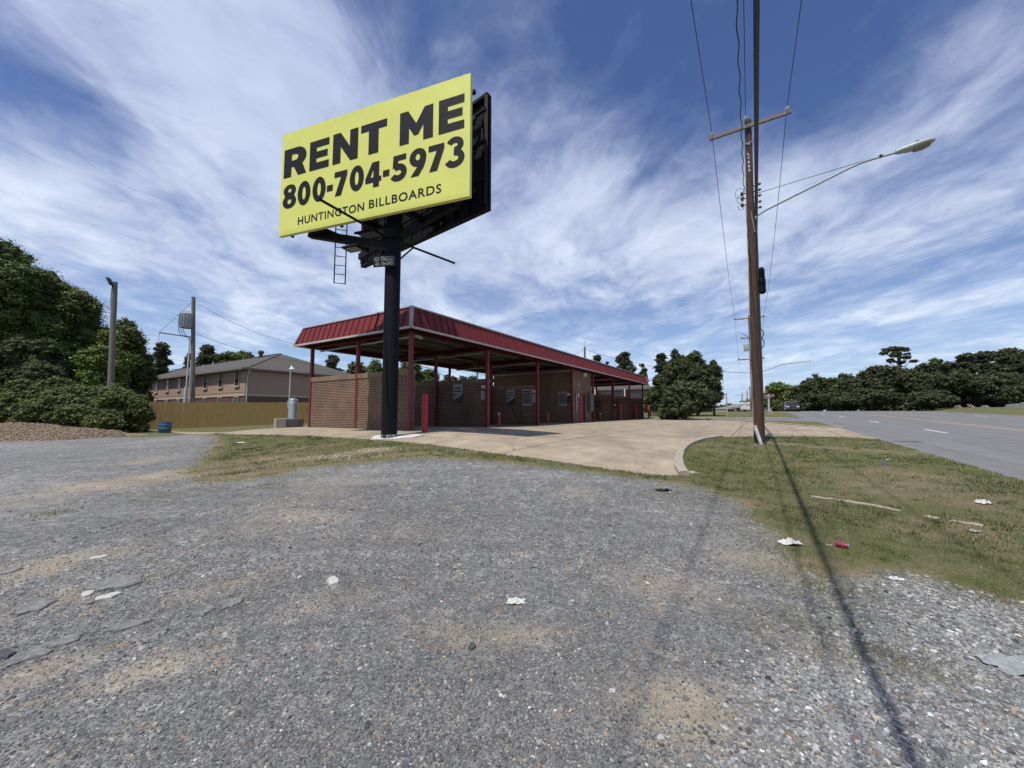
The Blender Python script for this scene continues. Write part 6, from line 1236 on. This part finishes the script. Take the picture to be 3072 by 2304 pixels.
# ------------------------------------------------------------------ sky, sun, camera
SUNV = Vector((-.25, -.35, 1)).normalized()
sun = bpy.data.lights.new('sun', 'SUN'); sun.energy = 3.9; sun.angle = math.radians(.5); sun.color = (1, .955, .89)
so = bpy.data.objects.new('sun', sun); C.objects.link(so); so.rotation_euler = (-SUNV).to_track_quat('-Z', 'Y').to_euler(); so.location = (-20, -20, 60)
w = bpy.data.worlds.new('World'); bpy.context.scene.world = w; w.use_nodes = True; t = w.node_tree; bg = t.nodes['Background']
class WN(NT):
    def __init__(s): s.t = t; s.n = t.nodes; s.l = t.links
n = WN()
sky = n.new('ShaderNodeTexSky', sky_type='NISHITA'); sky.sun_disc = False; sky.sun_elevation = math.asin(SUNV.z); sky.sun_rotation = math.atan2(SUNV.x, SUNV.y); sky.air_density = 1.0; sky.dust_density = .6; sky.ozone_density = 2.2; sky.altitude = 100
tc = n.new('ShaderNodeTexCoord').outputs['Generated']
sp = n.new('ShaderNodeSeparateXYZ'); n.link(tc, sp.inputs[0]); zc = n.math('ADD', n.math('MAXIMUM', sp.outputs[2], 0), .10)
px, py = n.math('DIVIDE', sp.outputs[0], zc), n.math('DIVIDE', sp.outputs[1], zc)
# cirrus deck: plane coordinates turned so that 'al' runs along the streaks
AL = math.radians(-3); ca_, sa_ = math.cos(AL), math.sin(AL)
al = n.math('ADD', n.math('MULTIPLY', px, sa_), n.math('MULTIPLY', py, ca_)); ac = n.math('SUBTRACT', n.math('MULTIPLY', px, ca_), n.math('MULTIPLY', py, sa_))
def comb(a, b, c=0.0):
    o = n.new('ShaderNodeCombineXYZ'); n.setin(o.inputs[0], a); n.setin(o.inputs[1], b); n.setin(o.inputs[2], c); return o.outputs[0]
def warp(vec, sc, amt):
    o = n.new('ShaderNodeTexNoise'); n.link(vec, o.inputs['Vector']); o.inputs['Scale'].default_value = sc; o.inputs['Detail'].default_value = 3
    m = n.new('ShaderNodeVectorMath', operation='SUBTRACT'); n.link(o.outputs['Color'], m.inputs[0]); m.inputs[1].default_value = (.5, .5, .5)
    s_ = n.new('ShaderNodeVectorMath', operation='SCALE'); n.link(m.outputs[0], s_.inputs[0]); s_.inputs['Scale'].default_value = amt
    a_ = n.new('ShaderNodeVectorMath', operation='ADD'); n.link(vec, a_.inputs[0]); n.link(s_.outputs[0], a_.inputs[1]); return a_.outputs[0]
v0 = comb(n.math('MULTIPLY', ac, 1.0), n.math('MULTIPLY', al, .62), 3.7)
v1 = warp(v0, .8, 1.4)
big = n.noise(v1, .85, 3, .5)
v2 = warp(comb(n.math('MULTIPLY', ac, 1.0), n.math('MULTIPLY', al, .55), 1.3), 1.1, 1.2)
mid = n.noise(v2, 2.1, 7, .58)
v3 = warp(comb(ac, n.math('MULTIPLY', al, .7), 7.1), 1.6, .7)
fine = n.noise(v3, 4.5, 9, .62)
# broad banks and gaps of the deck: (px, py, radius across, radius along, weight)
def dirp(u, v):
    r = ray(u, v); r = r/np.linalg.norm(r); return r[0]/(max(r[2], 0)+.10), r[1]/(max(r[2], 0)+.10)
bias = None
for u, v, ra, rl, k in BANKS:
    x0, y0 = dirp(u, v); a0, l0 = x0*sa_+y0*ca_, x0*ca_-y0*sa_
    da = n.math('MULTIPLY', n.math('SUBTRACT', ac, l0), 1/ra); dl = n.math('MULTIPLY', n.math('SUBTRACT', al, a0), 1/rl)
    d2 = n.math('ADD', n.math('MULTIPLY', da, da), n.math('MULTIPLY', dl, dl))
    e = n.math('MULTIPLY', n.math('EXPONENT', n.math('MULTIPLY', d2, -1.0)), k*.85)
    bias = e if bias is None else n.math('ADD', bias, e)
d = n.math('ADD', n.math('MULTIPLY', big, .62), n.math('MULTIPLY', mid, .80)); d = n.math('ADD', d, n.math('MULTIPLY', fine, .62)); d = n.math('ADD', d, bias)
dens = n.ramp(n.math('MULTIPLY', d, .545), [(.41, 0), (.48, .11), (.56, .38), (.65, .74), (.77, .97)])
hz = n.ramp(sp.outputs[2], [(0, .0), (.02, .15), (.10, 1)])
dens = n.math('MULTIPLY', dens, hz)
cc = n.mix(n.ramp(sp.outputs[2], [(0, 0), (.55, 1)]), (8.6, 9.5, 10.6), CLOUD_TOP)
shade = n.ramp(n.math('ADD', n.math('MULTIPLY', mid, .6), n.math('MULTIPLY', fine, .4)), [(.38, (.74, .77, .85)), (.62, (1.08, 1.07, 1.05))]); cc = n.mix(1, cc, shade, 'MULTIPLY')
skyc = n.mix(1, sky.outputs[0], SKY_TINT, 'MULTIPLY'); skyc = n.mix(n.ramp(sp.outputs[2], [(0, .80), (.10, .5), (.26, .12), (.45, 0)]), skyc, (4.9, 6.7, 8.9))
colr = n.mix(n.math('MULTIPLY', dens, .93), skyc, cc)
n.link(colr, bg.inputs[0]); bg.inputs[1].default_value = .085
cam = bpy.data.cameras.new('camera'); cam.sensor_width = 36; cam.lens = 36*F/3072; cam.clip_start = .05; cam.clip_end = 4000
co = bpy.data.objects.new('camera', cam); C.objects.link(co); co.location = tuple(EYE); co.rotation_euler = (math.radians(90)+PITCH, 0, 0); bpy.context.scene.camera = co
sc = bpy.context.scene; sc.view_settings.view_transform = 'Standard'; sc.view_settings.look = 'None'; sc.view_settings.exposure = EXPO; sc.view_settings.gamma = 1
sc.cycles.max_bounces = 6; sc.cycles.diffuse_bounces = 3; sc.cycles.transparent_max_bounces = 6
